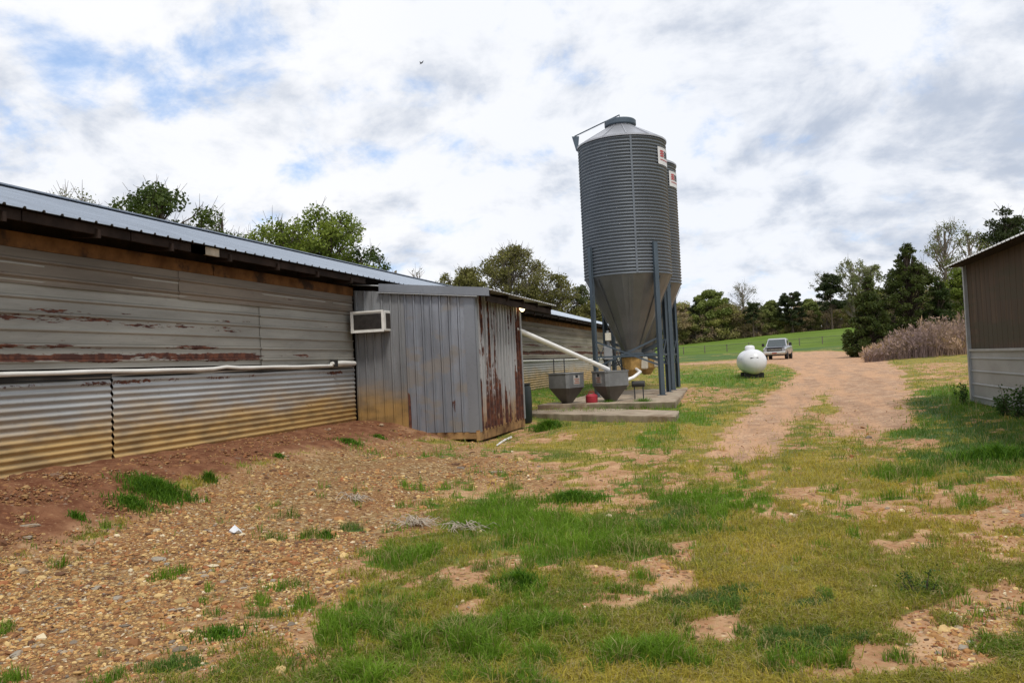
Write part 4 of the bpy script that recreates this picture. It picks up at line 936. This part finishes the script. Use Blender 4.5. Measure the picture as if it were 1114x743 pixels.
b = MB(); b.box((3.015, 0, .60), (.012, .4, .12)); b.build('plate', simple('plate_red', (.20, .05, .04), .5), TR)
b = MB(); b.box((0, 0, .45), (4.6, 1.3, .18)); b.build('chassis', M['steel_dark'], TR)
b = MB(); b.box((-1.95, 0, 1.238), (1.5, 1.7, .02)); b.build('truck_bed', M['black'], TR)

# ================================================================ FENCE
fpts = []
for (px_, py_) in ((560, 401), (640, 397), (700, 394), (744, 389), (767, 385.5), (791, 382.5), (815, 380.6), (838, 379.3), (870, 378), (895, 376.6), (920, 375), (945, 373), (985, 370), (1040, 366)):
    q = atd(px_, py_, 130); fpts.append(q)
FN = thing('wire_fence', 'thin post and wire fence running along the bottom of the bright green field', 'fence', (fpts[3].x, fpts[3].y, float(zg(fpts[3].x, fpts[3].y))))
line = []
for a, c in zip(fpts[:-1], fpts[1:]):
    n_ = max(1, round((c - a).length / 4.5))
    for j in range(n_): line.append(a.lerp(c, j / n_))
wires = MB()
tops = []
for q in line:
    z_ = float(zg(q.x, q.y)); b = MB(); b.tube([(q.x, q.y, z_ - .3), (q.x, q.y, z_ + 1.25)], .075, 6); b.build('fence_post', M['post'], FN, world=True); tops.append((q.x, q.y, z_))
for hgt_, rr_ in ((1.15, .045), (.75, .02), (.4, .02)):
    b = MB(); b.tube([(x_, y_, z_ + hgt_) for x_, y_, z_ in tops], rr_, 4); b.build('wire', M['wire'], FN, world=True)

# ================================================================ TREES
def rvec():
    v_ = rng.normal(size=3); return v_ / np.linalg.norm(v_)
def leaves_mesh(centers, radii, counts, size, c0, c1, flat=.8, upbias=0.0, aniso=None):
    P_ = []; K = []
    for c_, r_, n_ in zip(centers, radii, counts):
        q = rng.normal(size=(n_, 3)); q /= np.linalg.norm(q, axis=1)[:, None]; q *= (rng.random((n_, 1)) ** .45) * r_; q[:, 2] *= flat
        P_.append(q + np.array(c_)); K.append(np.full(n_, rng.random()))
    P_ = np.concatenate(P_); K = np.concatenate(K); n = len(P_)
    a = rng.normal(size=(n, 3)); a /= np.linalg.norm(a, axis=1)[:, None]
    b_ = rng.normal(size=(n, 3)); b_ -= a * (a * b_).sum(1)[:, None]; b_ /= np.linalg.norm(b_, axis=1)[:, None]
    s = size * rng.uniform(.6, 1.3, (n, 1)); a = a * s; b_ = b_ * s * (aniso or .6)
    V = np.stack([P_ - a * .5, P_ + b_ * .5, P_ + a * .5, P_ - b_ * .5], 1).reshape(-1, 3)
    F = np.arange(n * 4).reshape(n, 4)
    t = np.clip(K * .6 + rng.random(n) * .45, 0, 1); C = lerpc(c0, c1, t)
    return V, F, np.repeat(C, 4, 0)
def limb(b, a, c, r0_, r1_, seg=5, sag=.12, n=4):
    a = np.array(a, float); c = np.array(c, float); L_ = np.linalg.norm(c - a); mid = (a + c) / 2 + rng.normal(size=3) * L_ * .06; mid[2] -= sag * L_ * .5
    pts = []; rr = []
    for i in range(n + 1):
        t = i / n; q = (1 - t) ** 2 * a + 2 * t * (1 - t) * mid + t * t * c; pts.append(tuple(q)); rr.append(r0_ * (1 - t) + r1_ * t)
    b.tube(pts, rr, seg, cap=False)
def tree(name, label, loc, H_, kind='round', Wd=.5, base=.25, nc=40, cr=.09, leaf=.22, ln=120, c0=(.03, .06, .012), c1=(.09, .13, .03), twigs=5, bark='bark', group=None, cat='tree', rz=0, tr=.022, bareness=0, seed=None):
    T = thing(name, label, cat, loc, rz, group)
    b = MB(); cen = []; rad = []
    top = H_ * .93; lean = rng.normal(size=2) * H_ * .02
    def tpos(t): return np.array([lean[0] * t * t, lean[1] * t * t, top * t])
    tt = [tuple(tpos(i / 8) - np.array([0, 0, .4 if i == 0 else 0])) for i in range(9)]
    b.tube(tt, [H_ * tr * (1.15 - .95 * (i / 8)) * (1.35 if i == 0 else 1) for i in range(9)], 8, cap=False)
    for i in range(nc):
        u = rng.random()
        if kind == 'round':
            hfr = base + (1 - base) * (u ** .85); e = math.sqrt(max(.05, 1 - ((hfr - (base + (1 - base) * .45)) / ((1 - base) * .58)) ** 2))
            rr = H_ * Wd * .5 * e * (rng.random() ** .5); fl_ = .8
        elif kind == 'cone':
            hfr = base + (1 - base) * (u ** 1.35); e = ((1 - (hfr - base) / (1 - base)) * .95 + .05) * min(1, .6 + (hfr - base) * 5)
            rr = H_ * Wd * .5 * e * (rng.random() ** .4); fl_ = .75
        elif kind == 'pine':
            hfr = base + (1 - base) * min(1, max(0, round(u * 9) / 9 + rng.normal(0, .035))) * .98; e = math.sqrt(max(.08, 1 - ((hfr - (base + (1 - base) * .4)) / ((1 - base) * .65)) ** 2))
            rr = H_ * Wd * .5 * e * (.25 + .75 * rng.random()); fl_ = .6
        else:
            hfr = base + (1 - base) * u; e = .5 + .5 * math.sin(math.pi * min(1, (hfr - base) / (1 - base) * .9 + .1)); rr = H_ * Wd * .5 * e * rng.random() ** .5; fl_ = .9
        a_ = rng.uniform(0, 2 * np.pi); c_ = np.array([math.cos(a_) * rr, math.sin(a_) * rr, hfr * H_ * .97]); c_[:2] += tpos(min(1, hfr))[:2]
        cen.append(c_); rad.append(H_ * cr * rng.uniform(.6, 1.3) * (.6 if kind == 'cone' and hfr > .8 else 1))
        st = tpos(max(.08, min(.96, hfr - (.02 if kind == 'pine' else rng.uniform(.08, .25)))))
        limb(b, st, c_, H_ * .0065, H_ * .0018, 4, .1 if kind != 'cone' else -.1, 4)
        for q in range(twigs):
            limb(b, c_ - (c_ - st) * rng.uniform(0, .3), c_ + rvec() * rad[-1] * 1.15 + np.array([0, 0, rad[-1] * .4]), H_ * .0022, H_ * .0007, 3, 0, 2)
    b.build('trunk', M[bark], T, smooth=True, angle=80)
    if ln > 0:
        ln = ln * (1.7 if kind == 'round' else 1.2)
        V, F_, C = leaves_mesh(cen, rad, [max(4, int(ln * (r_ / (H_ * cr)) ** 2 * rng.uniform(.5, 1.2))) for r_ in rad], leaf, c0, c1, flat=fl_)
        bulk('crown', V, F_, M['leaf'], C, parent=T)
    return T
def P3(px_, py_, d_, ztop=True):
    q = atd(px_, py_, d_); return q.x, q.y, q.z
def plant_tree(px_, ytop, d_, **kw):
    x_, y_, z_ = P3(px_, ytop, d_); zb_ = float(zg(x_, y_)); return tree(loc=(x_, y_, zb_ - .05), H_=(z_ - zb_), **kw)
OAK = dict(c0=(.03, .055, .012), c1=(.095, .13, .03))
LG = dict(c0=(.085, .13, .02), c1=(.22, .27, .045))
OLV = dict(c0=(.09, .09, .025), c1=(.20, .19, .06))
# behind the left house
plant_tree(75, 202, 62, name='broadleaf_tree', label='thin pale tree just showing over the left end of the metal roof', Wd=.45, nc=46, cr=.05, ln=34, leaf=.2, twigs=6, bark='bark_pale', c0=(.07, .09, .03), c1=(.15, .17, .06))
plant_tree(170, 204, 50, name='oak_tree', label='dark leafy oak rising behind the metal roof near the left', Wd=.62, nc=60, cr=.062, ln=120, leaf=.24, **OAK)
plant_tree(215, 236, 52, name='small_tree', label='small dark tree beside the dark oak behind the roof', Wd=.5, nc=30, cr=.07, ln=90, leaf=.2, **OAK)
plant_tree(242, 226, 56, name='slender_tree', label='slender sparse young tree poking above the roof between two bigger trees', Wd=.26, nc=30, cr=.04, ln=26, leaf=.18, twigs=5, c0=(.06, .09, .02), c1=(.12, .15, .04))
plant_tree(310, 240, 48, name='bushy_tree', label='wide light green bushy tree behind the middle of the roof, left half', Wd=.62, nc=80, cr=.07, ln=150, leaf=.19, twigs=6, **LG)
plant_tree(352, 231, 50, name='bushy_tree', label='tall light green bushy tree behind the middle of the roof, right half', Wd=.62, nc=85, cr=.068, ln=150, leaf=.19, twigs=6, **LG)
plant_tree(395, 268, 52, name='bushy_tree', label='lower green tree sloping down to the right behind the roof', Wd=.7, nc=50, cr=.07, ln=100, leaf=.2, c0=(.03, .06, .012), c1=(.09, .12, .03))
plant_tree(280, 258, 60, name='small_tree', label='low tree in the gap left of the light green bushy trees', Wd=.8, nc=40, cr=.08, ln=90, leaf=.2, **LG)
plant_tree(455, 292, 72, name='bare_tree', label='bare wispy treetop above the shed fascia', Wd=.5, nc=30, cr=.05, ln=4, leaf=.15, twigs=7, bark='bark_pale')
plant_tree(505, 292, 60, name='willow_oak', label='olive green tree rounded behind the shed roof, left part of the clump', Wd=.75, nc=80, cr=.07, ln=110, leaf=.2, twigs=8, **OLV)
plant_tree(550, 269, 62, name='willow_oak', label='big brownish olive tree half in leaf behind the shed roof, tallest of the clump', Wd=.72, nc=130, cr=.065, ln=100, leaf=.18, twigs=10, bark='bark_pale', **OLV)
plant_tree(590, 296, 62, name='willow_oak', label='olive tree half in leaf behind the shed, right of the tallest', Wd=.75, nc=80, cr=.07, ln=90, leaf=.18, twigs=8, bark='bark_pale', **OLV)
plant_tree(627, 310, 64, name='branching_tree', label='sparse tree with pale forked limbs left of the feed bins', Wd=.62, nc=60, cr=.065, ln=80, leaf=.18, twigs=7, bark='bark_pale', c0=(.05, .065, .02), c1=(.11, .13, .04))
plant_tree(650, 330, 60, name='bushy_tree', label='low olive bush filling behind the legs of the feed bins', Wd=1.0, nc=50, cr=.1, ln=110, leaf=.2, **OLV)
plant_tree(700, 345, 75, name='bushy_tree', label='dark scrub tree seen between the bin legs', Wd=1.0, nc=50, cr=.1, ln=110, leaf=.22, **OAK)
# right side
CED = dict(c0=(.03, .05, .012), c1=(.085, .105, .024))
plant_tree(985, 262, 62, name='cedar_tree', label='tall dark pointed cedar at the bend of the dirt road', kind='cone', Wd=1.05, base=.03, nc=420, cr=.042, ln=95, leaf=.17, twigs=3, **CED)
plant_tree(942, 298, 60, name='cedar_tree', label='shorter dark cedar left of the tall pointed one, nearest the field', kind='cone', Wd=.75, base=.02, nc=260, cr=.05, ln=100, leaf=.16, twigs=3, **CED)
plant_tree(1018, 300, 60, name='cedar_tree', label='low dark cedar right of the tall pointed one', kind='cone', Wd=.75, base=.02, nc=110, cr=.07, ln=160, leaf=.16, twigs=3, c0=(.02, .04, .01), c1=(.06, .085, .02))
plant_tree(1025, 243, 78, name='spring_tree', label='tall thin tree just leafing out above the cedars, left one', kind='open', Wd=.45, base=.35, nc=70, cr=.055, ln=42, leaf=.2, twigs=7, bark='bark_pale', c0=(.08, .10, .025), c1=(.17, .19, .06))
plant_tree(1052, 250, 74, name='spring_tree', label='tall thin tree just leafing out beside the brown barn roof, right one', kind='open', Wd=.4, base=.35, nc=60, cr=.05, ln=40, leaf=.2, twigs=7, bark='bark_pale', c0=(.08, .10, .025), c1=(.17, .19, .06))
plant_tree(1048, 292, 62, name='bushy_tree', label='light green bushy tree between the cedars and the brown barn', Wd=.7, nc=70, cr=.08, ln=120, leaf=.18, **LG)
plant_tree(1092, 226, 80, name='pine_tree', label='dark round crowned pine standing behind the barn roof at the right edge', kind='pine', Wd=.36, base=.62, nc=60, cr=.055, ln=170, leaf=.24, twigs=3, c0=(.02, .035, .012), c1=(.06, .075, .025), tr=.014)
plant_tree(1068, 262, 84, name='spring_tree', label='pale wispy tree just left of the round pine', kind='open', Wd=.3, base=.4, nc=30, cr=.05, ln=26, leaf=.2, twigs=6, bark='bark_pale', c0=(.08, .10, .025), c1=(.17, .19, .06))
# treeline beyond the field (mesh data shared between copies)
TL = 'trees of the wood beyond the green field'
def far(px_, ytop, d_, **kw): return plant_tree(px_, ytop, d_, **kw)
far(772, 317, 205, name='field_edge_tree', label='rounded light green tree in the wood beyond the field above the tank', Wd=.85, base=.15, nc=90, cr=.085, ln=110, leaf=.55, twigs=3, c0=(.11, .14, .04), c1=(.24, .28, .08))
far(757, 322, 208, name='pine_tree', label='dark narrow pine left of the rounded light green tree beyond the field', kind='pine', Wd=.35, base=.3, nc=50, cr=.06, ln=90, leaf=.5, twigs=2, c0=(.03, .045, .02), c1=(.08, .095, .04))
far(808, 307, 205, name='bare_tree', label='tall bare grey tree in the middle of the wood beyond the field', kind='open', Wd=.6, base=.3, nc=60, cr=.07, ln=10, leaf=.4, twigs=9, bark='bark_pale', c0=(.08, .1, .03), c1=(.14, .16, .05))
far(818, 328, 198, name='pine_tree', label='small dark pine with a straight trunk in front of the bare grey tree', kind='pine', Wd=.5, base=.45, nc=40, cr=.07, ln=90, leaf=.5, twigs=2, c0=(.03, .045, .02), c1=(.08, .095, .04), tr=.02)
far(838, 328, 205, name='field_edge_tree', label='olive green tree between the two dark pines beyond the field', Wd=.75, base=.15, nc=80, cr=.085, ln=100, leaf=.55, twigs=3, c0=(.11, .13, .045), c1=(.22, .25, .08))
far(860, 317, 200, name='pine_tree', label='broad dark pine above the pickup truck', kind='pine', Wd=.72, base=.22, nc=90, cr=.07, ln=110, leaf=.5, twigs=2, c0=(.026, .04, .02), c1=(.07, .085, .035))
far(880, 326, 205, name='field_edge_tree', label='pale green tree between the broad dark pine and the tallest pine', Wd=.6, base=.15, nc=70, cr=.085, ln=100, leaf=.55, twigs=3, c0=(.12, .15, .05), c1=(.25, .29, .09))
far(902, 296, 195, name='pine_tree', label='tallest dark pine beyond the field, left of the cedars', kind='pine', Wd=.5, base=.38, nc=80, cr=.062, ln=120, leaf=.5, twigs=2, c0=(.026, .04, .02), c1=(.07, .085, .035), tr=.014)
far(925, 281, 198, name='spring_tree', label='tall airy tree leafing out right behind the tallest pine', kind='open', Wd=.55, base=.3, nc=90, cr=.06, ln=40, leaf=.5, twigs=6, bark='bark_pale', c0=(.13, .15, .07), c1=(.25, .26, .12))
far(897, 290, 206, name='bare_tree', label='grey bare tree standing left behind the tallest pine', kind='open', Wd=.45, base=.35, nc=50, cr=.06, ln=16, leaf=.45, twigs=7, bark='bark_pale', c0=(.09, .1, .04), c1=(.15, .16, .07))
far(948, 288, 200, name='spring_tree', label='tall airy tree behind the shorter cedar', kind='open', Wd=.5, base=.3, nc=80, cr=.06, ln=40, leaf=.5, twigs=6, bark='bark_pale', c0=(.13, .15, .07), c1=(.25, .26, .12))
protos = []
for i in range(5):
    pp_ = [dict(c0=(0.157, 0.155, 0.065), c1=(0.348, 0.310, 0.116)), dict(c0=(0.209, 0.163, 0.102), c1=(0.365, 0.281, 0.160)), dict(c0=(0.122, 0.134, 0.051), c1=(0.260, 0.251, 0.087)), dict(c0=(0.227, 0.170, 0.123), c1=(0.383, 0.281, 0.189)), dict(c0=(0.192, 0.207, 0.065), c1=(0.401, 0.385, 0.116))][i]
    T = tree('woodland_tree', 'ordinary leafy tree in the dense low wood beyond the green field', (0, 0, 0), 10, kind='round', Wd=.85, base=.08, nc=70, cr=.1, ln=60 if i != 3 else 30, leaf=.42, twigs=6, bark='bark_pale', group=TL, **pp_)
    protos.append(T)
k_ = 0
for row, dd in enumerate((204, 214, 226)):
    for px_ in np.arange(640 if row else 725, 1075, 13.5):
        px2 = px_ + rng.uniform(-5, 5); yt = np.interp(px2, [640, 735, 790, 860, 960, 1075], [338, 336, 338, 338, 326, 318]) + rng.uniform(-7, 8) - row * 2
        x_, y_, z_ = P3(px2, yt, dd); zb_ = float(zg(x_, y_))
        src = protos[k_ % 5]; o = src if k_ < 5 else copy_tree(src); k_ += 1
        s_ = (z_ - zb_) / 9.7; o.location = (x_, y_, zb_ - 1.3); s_ *= 1.1; o.scale = (s_ * rng.uniform(.95, 1.25),) * 2 + (s_,); o.rotation_euler = (0, 0, rng.uniform(0, 6.28))
# a few more beyond the left house so nothing ends abruptly
for (px_, yt, dd) in [(440, 312, 95), (475, 310, 90), (520, 312, 92), (600, 330, 90), (660, 338, 100), (690, 345, 110), (30, 235, 80), (120, 240, 78), (200, 262, 75), (410, 300, 85), (-30, 215, 70)]:
    x_, y_, z_ = P3(px_, yt, dd); zb_ = float(zg(x_, y_)); o = copy_tree(protos[k_ % 5]); k_ += 1
    s_ = (z_ - zb_) / 9.7; o.location = (x_, y_, zb_ - .3); o.scale = (s_, s_, s_); o['label'] = 'ordinary leafy tree mostly hidden behind the long poultry house roof'; o['group'] = 'background trees behind the long poultry house'

# ---------------------------------------------------------------- dead brush at right
n = 5200
t = rng.random(n); bxp = 940 + 130 * t
ds = rng.uniform(44, 62, n); pos = np.array([tuple(atd(a_, 380, b_)) for a_, b_ in zip(bxp, ds)])
bx_, by_ = pos[:, 0], pos[:, 1]; bz_ = zg(bx_, by_)
hmax = np.interp(bxp, [938, 950, 985, 1020, 1060], [.4, .75, 1.4, 1.75, 1.9]) * (.2 + 1.5 * fbm(bx_ * .9, by_ * .3, 1))
hh = hmax * rng.uniform(.45, 1.05, n)
def stems(x, y, z, h, wd, colr, name, label, cat):
    n = len(x); segs = 3; V = np.zeros((n, segs + 1, 3, 3)); lean = rng.normal(0, .22, (n, 2))
    for s_ in range(segs + 1):
        t = s_ / segs; c = np.stack([x + lean[:, 0] * h * t ** 1.5, y + lean[:, 1] * h * t ** 1.5, z - .05 + h * t], 1)
        for k in range(3):
            a = 2.094 * k; V[:, s_, k] = c + np.stack([np.cos(a) * wd * (1 - .8 * t), np.sin(a) * wd * (1 - .8 * t), 0 * wd], 1)
    base = (np.arange(n) * (segs + 1) * 3)[:, None]; F = []
    for s_ in range(segs):
        for k in range(3): j = (k + 1) % 3; F.append(base + np.array([[s_ * 3 + k, s_ * 3 + j, s_ * 3 + 3 + j, s_ * 3 + 3 + k]]))
    F = np.concatenate(F, 0); C = np.repeat(colr[:, None], (segs + 1) * 3, 1).reshape(-1, 3)
    # seed-head wisps: added as small quads
    m = 6; tt = rng.uniform(.45, 1.05, (n, m)); wx = x[:, None] + lean[:, :1] * h[:, None] * tt ** 1.5 + rng.normal(0, .10, (n, m)); wy = y[:, None] + lean[:, 1:] * h[:, None] * tt ** 1.5 + rng.normal(0, .10, (n, m)); wz = z[:, None] + h[:, None] * tt
    Pw = np.stack([wx, wy, wz], -1).reshape(-1, 3); a = rng.normal(size=Pw.shape) * .06; a[:, 2] += .06; b = rng.normal(size=Pw.shape) * .025
    Vw = np.stack([Pw - a, Pw + b, Pw + a, Pw - b], 1).reshape(-1, 3); Fw = np.arange(len(Vw)).reshape(-1, 4) + n * (segs + 1) * 3
    Cw = np.repeat(np.repeat(colr, m, 0) * rng.uniform(.8, 1.3, (n * m, 1)), 4, 0)
    return tag(bulk(name, np.concatenate([V.reshape(-1, 3), Vw]), np.concatenate([F, Fw]), M['leaf'], np.concatenate([C, Cw])), label, cat, kind='stuff')
pk = fbm(bx_ * .45, by_ * .45, 3)
bc = lerpc((.22, .155, .15), (.47, .32, .22), np.clip((pk - .3) * 2.4 + rng.normal(0, .15, n), 0, 1))
stems(bx_, by_, bz_, hh, rng.uniform(.012, .022, n), bc, 'dead_brush', 'pinkish brown dead brush and tall dry stalks left of the brown barn', 'brush')

# ---------------------------------------------------------------- weeds and tufts as countable plants
def weed(loc, h, n, label, c0, c1, name='weed_plant', spread=.25, leaf=.05):
    T = thing(name, label, 'weed', loc)
    b = MB(); cen = []; 
    for i in range(n):
        a_ = rng.uniform(0, 6.28); r_ = spread * rng.random(); hh_ = h * rng.uniform(.5, 1.1)
        p0 = np.array([math.cos(a_) * r_ * .3, math.sin(a_) * r_ * .3, -.03]); p1 = np.array([math.cos(a_) * r_, math.sin(a_) * r_, hh_]); limb(b, p0, p1, .006, .002, 4, -.1, 3)
        for q in np.linspace(.2, 1, 6): cen.append(p0 + (p1 - p0) * q)
    b.build('stem', M['bark'], T)
    V, F_, C = leaves_mesh(cen, [.07] * len(cen), [8] * len(cen), leaf, c0, c1); bulk('leaves', V, F_, M['leaf'], C, parent=T)
    return T
gd = dict(c0=(.025, .06, .012), c1=(.07, .13, .03))
for px_, py_, h_, n_, lb in [(1064, 440, .4, 6, 'upright leafy weed at the far corner of the brown barn skirt'), (1093, 452, .45, 10, 'bushy leafy weed against the pale metal skirt of the barn'), (1110, 455, .5, 10, 'leafy weed against the barn skirt at the right edge')]:
    q = ground_at(px_, py_); q.x = min(q.x, 4.1); q.z = float(zg(q.x, q.y)); weed(tuple(q), h_, n_, lb, **gd)
q = ground_at(1005, 648); weed(tuple(q), .15, 6, 'small dark branching weed in the yellow turf at the lower right', spread=.13, leaf=.02, **gd)
def tuft(px_, py_, rad_, n_, h_, label, c0=(.03, .09, .008), c1=(.13, .25, .02)):
    q = ground_at(px_, py_); r_ = rad_ * np.minimum(np.abs(rng.normal(0, .5, n_)), 1.0); a_ = rng.uniform(0, 6.28, n_); r_ = r_ * (.75 + .5 * np.sin(a_ * 3 + px_) ** 2); x_ = q.x + r_ * np.cos(a_) * 1.4; y_ = q.y + r_ * np.sin(a_)
    dd_ = math.hypot(q.x, q.y); o = blades('grass_tuft', label, x_, y_, zg(x_, y_), h_ * rng.uniform(.5, 1.1, n_) * np.clip(1.15 - .5 * r_ / rad_, .3, 1.2), rng.uniform(.2, .9, n_), rng.uniform(.004, .007, n_) * (1 + dd_ / 14), lerpc(c0, c1, rng.random(n_)), '')
    del o['kind']; o['category'] = 'grass tuft'; return o
for a_ in [(170, 536, .34, 2600, .17, 'large dark green grass clump growing on the red bank below the wall'), (145, 549, .24, 900, .10, 'left trailing part of the grass clump on the red bank'), (82, 565, .10, 200, .10, 'tiny grass tuft on the bank left of the large clump'), (228, 524, .08, 260, .16, 'narrow upright grass tuft right of the large bank clump'), (355, 585, .07, 160, .10, 'little grass tuft alone on the brown gravel'), (565, 637, .14, 700, .13, 'round dark grass tuft in the pale dirt strip'), (380, 481, .22, 400, .08, 'short grass tuft on the soil by the shed'), (412, 476, .12, 200, .08, 'smaller grass tuft close to the shed wall'), (304, 497, .10, 150, .07, 'flat green tuft on the bank below the white curtain roll'), (595, 468, .3, 900, .28, 'tall green tuft beside the end of the concrete strip'), (700, 444, .3, 1100, .30, 'long grass growing at the front edge of the concrete pad'), (662, 444, .3, 1000, .26, 'long grass between the concrete strip and the right hopper'), (624, 545, .28, 1400, .14, 'round lush tuft at the edge of the bare dirt'), (240, 692, .2, 500, .07, 'dark low weed patch on the reddish dirt at the lower left'), (1085, 500, .5, 1500, .22, 'tall dark green grass patch below the barn weeds')]:
    tuft(*a_)

# ---------------------------------------------------------------- stones, scraps, sticks
def rock(px_, py_, s_, label, nm='rock', m_='stone', fl_=.45, rz=0, cat='rock'):
    q = ground_at(px_, py_); import bmesh
    bm = bmesh.new(); bmesh.ops.create_icosphere(bm, subdivisions=3, radius=1)
    ph = rng.uniform(0, 50)
    for v_ in bm.verts:
        c_ = v_.co; k1 = float(fbm(np.array(c_.x * 1.6 + ph), np.array(c_.y * 1.6 + c_.z * 2.1 + ph), 3)); k2 = float(fbm(np.array(c_.z * 4 + ph), np.array(c_.x * 4 - c_.y * 3), 5))
        v_.co = c_ * (.55 + .75 * k1 + .25 * k2)
        v_.co.z = max(-.35, min(v_.co.z * fl_, fl_ * .62)); v_.co.x *= s_[0]; v_.co.y *= s_[1]; v_.co.z *= s_[2]
    me = bpy.data.meshes.new(nm); bm.to_mesh(me); bm.free(); me.materials.append(M[m_])
    o = bpy.data.objects.new(nm, me); col.objects.link(o); o.location = q + Vector((0, 0, s_[2] * .15)); o.rotation_euler = (0, 0, rz); tag(o, label, cat); return o
rk = [(172, 609, (.10, .07, .09), 'flat pale rock, largest on the brown gravel'), (182, 614, (.05, .04, .06), 'small pale chip touching the largest pale rock'), (224, 627, (.07, .05, .05), 'greyish rock right of the largest pale rock'), (243, 633, (.055, .04, .045), 'low pale rock at the right end of the rock trail'), (230, 621, (.04, .04, .04), 'small grey chip above the greyish rock'), (297, 632, (.045, .035, .05), 'bluish grey stone alone near the dirt edge'), (105, 640, (.08, .05, .05), 'flat grey slab piece on the gravel at the left'), (128, 651, (.07, .05, .06), 'white blotched rock piece below the flat grey slab'), (140, 655, (.05, .04, .05), 'white chip right of the blotched rock'), (192, 663, (.08, .04, .03), 'flat buried rock at the edge of the red dirt'), (70, 687, (.05, .03, .04), 'grey stone near the lower left corner'), (18, 712, (.09, .05, .06), 'dark yellowish stone at the lower left edge'), (264, 640, (.05, .035, .03), 'thin grey stone at the end of the trail'), (32, 573, (.11, .07, .09), 'weathered rock on the bank under the left wall'), (30, 585, (.07, .05, .06), 'smaller rounded rock beside the weathered bank rock'), (1048, 705, (.05, .04, .05), 'white pebble stone in the lower right gravel'), (1056, 699, (.04, .03, .04), 'grey pebble stone next to the white one at lower right'), (540, 514, (.12, .06, .08), 'dark clod lying on the brown dirt by the shed'), (525, 478, (.07, .05, .09), 'pale stone at the bottom corner of the shed')]
for px_, py_, s_, lb in rk: rock(px_, py_, tuple(k_ * (.75 if k_ > .09 else .55) for k_ in s_), lb, m_='stone', rz=rng.uniform(0, 3))
q = ground_at(255, 580); b = MB()
V = [(-.07, 0, 0), (.07, .02, 0), (.05, .03, .02), (0, .01, .075), (-.04, -.02, .03), (.02, -.03, .01), (.06, -.02, .035), (-.02, .04, .05)]
b.add([Vector(v_) + q for v_ in V], [(0, 4, 3), (0, 3, 7), (3, 6, 2), (3, 5, 6), (4, 5, 3), (7, 3, 2), (1, 2, 6), (0, 5, 4), (0, 7, 2), (0, 2, 1), (0, 1, 5), (5, 1, 6)]); o = b.build('plastic_scrap', M['paper']); tag(o, 'crumpled white and blue plastic scrap on the gravel', 'litter')
def sticks(px_, py_, n_, L_, label, m_='stick', nm='dry_twigs'):
    q = ground_at(px_, py_); b = MB()
    for i in range(n_):
        a_ = rng.uniform(0, 6.28); l_ = L_ * rng.uniform(.4, 1); x0_, y0_ = rng.normal(0, L_ * .12, 2); pts = []
        for t_ in np.linspace(0, 1, 5):
            xx = q.x + x0_ + math.cos(a_ + t_ * .5) * l_ * t_; yy = q.y + y0_ + math.sin(a_ + t_ * .5) * l_ * t_ * .7
            pts.append((xx, yy, float(zg(xx, yy)) + .02 + .07 * math.sin(t_ * 3) * rng.random()))
        b.tube(pts, [.005, .0045, .004, .003, .0015], 5)
    tag(b.build(nm, M[m_]), label, 'dead plant'); 
sticks(452, 572, 46, .32, 'sprawling pale dead weed stalks at the edge of the green grass')
sticks(386, 545, 26, .28, 'grey dead twigs lying on the brown gravel left of the pale stalks')
sticks(505, 576, 24, .34, 'thin dead stalks between the pale dead weed and the grass')
q1 = ground_at(541, 486); q2 = ground_at(556, 478); b = MB(); b.tube([q1 + Vector((0, 0, .03)), (q1 + q2) / 2 + Vector((0, 0, .05)), q2 + Vector((0, 0, .04))], [.015, .02, .026], 8); tag(b.build('broken_pipe', M['pvc'], smooth=True), 'short piece of broken pale pipe on the ground by the shed corner', 'pipe piece')

# ---------------------------------------------------------------- bird
q = atd(458.5, 69, 30); BD = MB()
s_ = .13
BD.tube([q + RT * (-.5 * s_) + UP * (-.35 * s_), q + RT * (-.15 * s_) + UP * (-.1 * s_), q + RT * (.15 * s_) + UP * (.1 * s_), q + RT * (.35 * s_) + UP * (.25 * s_)], [.006, .022, .024, .008], 8)
for a, c in (((-.1, 0), (-.62, .35)), ((.1, .05), (.62, .72))):
    p0 = q + RT * (a[0] * s_) + UP * (a[1] * s_); p1 = q + RT * (c[0] * s_) + UP * (c[1] * s_) - FW * .03; d_ = (p1 - p0); sd_ = FW.cross(d_).normalized() * .022
    V = [p0 + sd_, p0 - sd_, p1, (p0 + p1) / 2 + sd_ * 1.1]; V2 = [v_ + FW * .006 for v_ in V]
    BD.add(V + V2, [(0, 1, 2, 3), (7, 6, 5, 4), (0, 4, 5, 1), (1, 5, 6, 2), (2, 6, 7, 3), (3, 7, 4, 0)])
tag(BD.build('bird', M['bird']), 'small dark bird gliding high in the cloudy sky', 'bird')
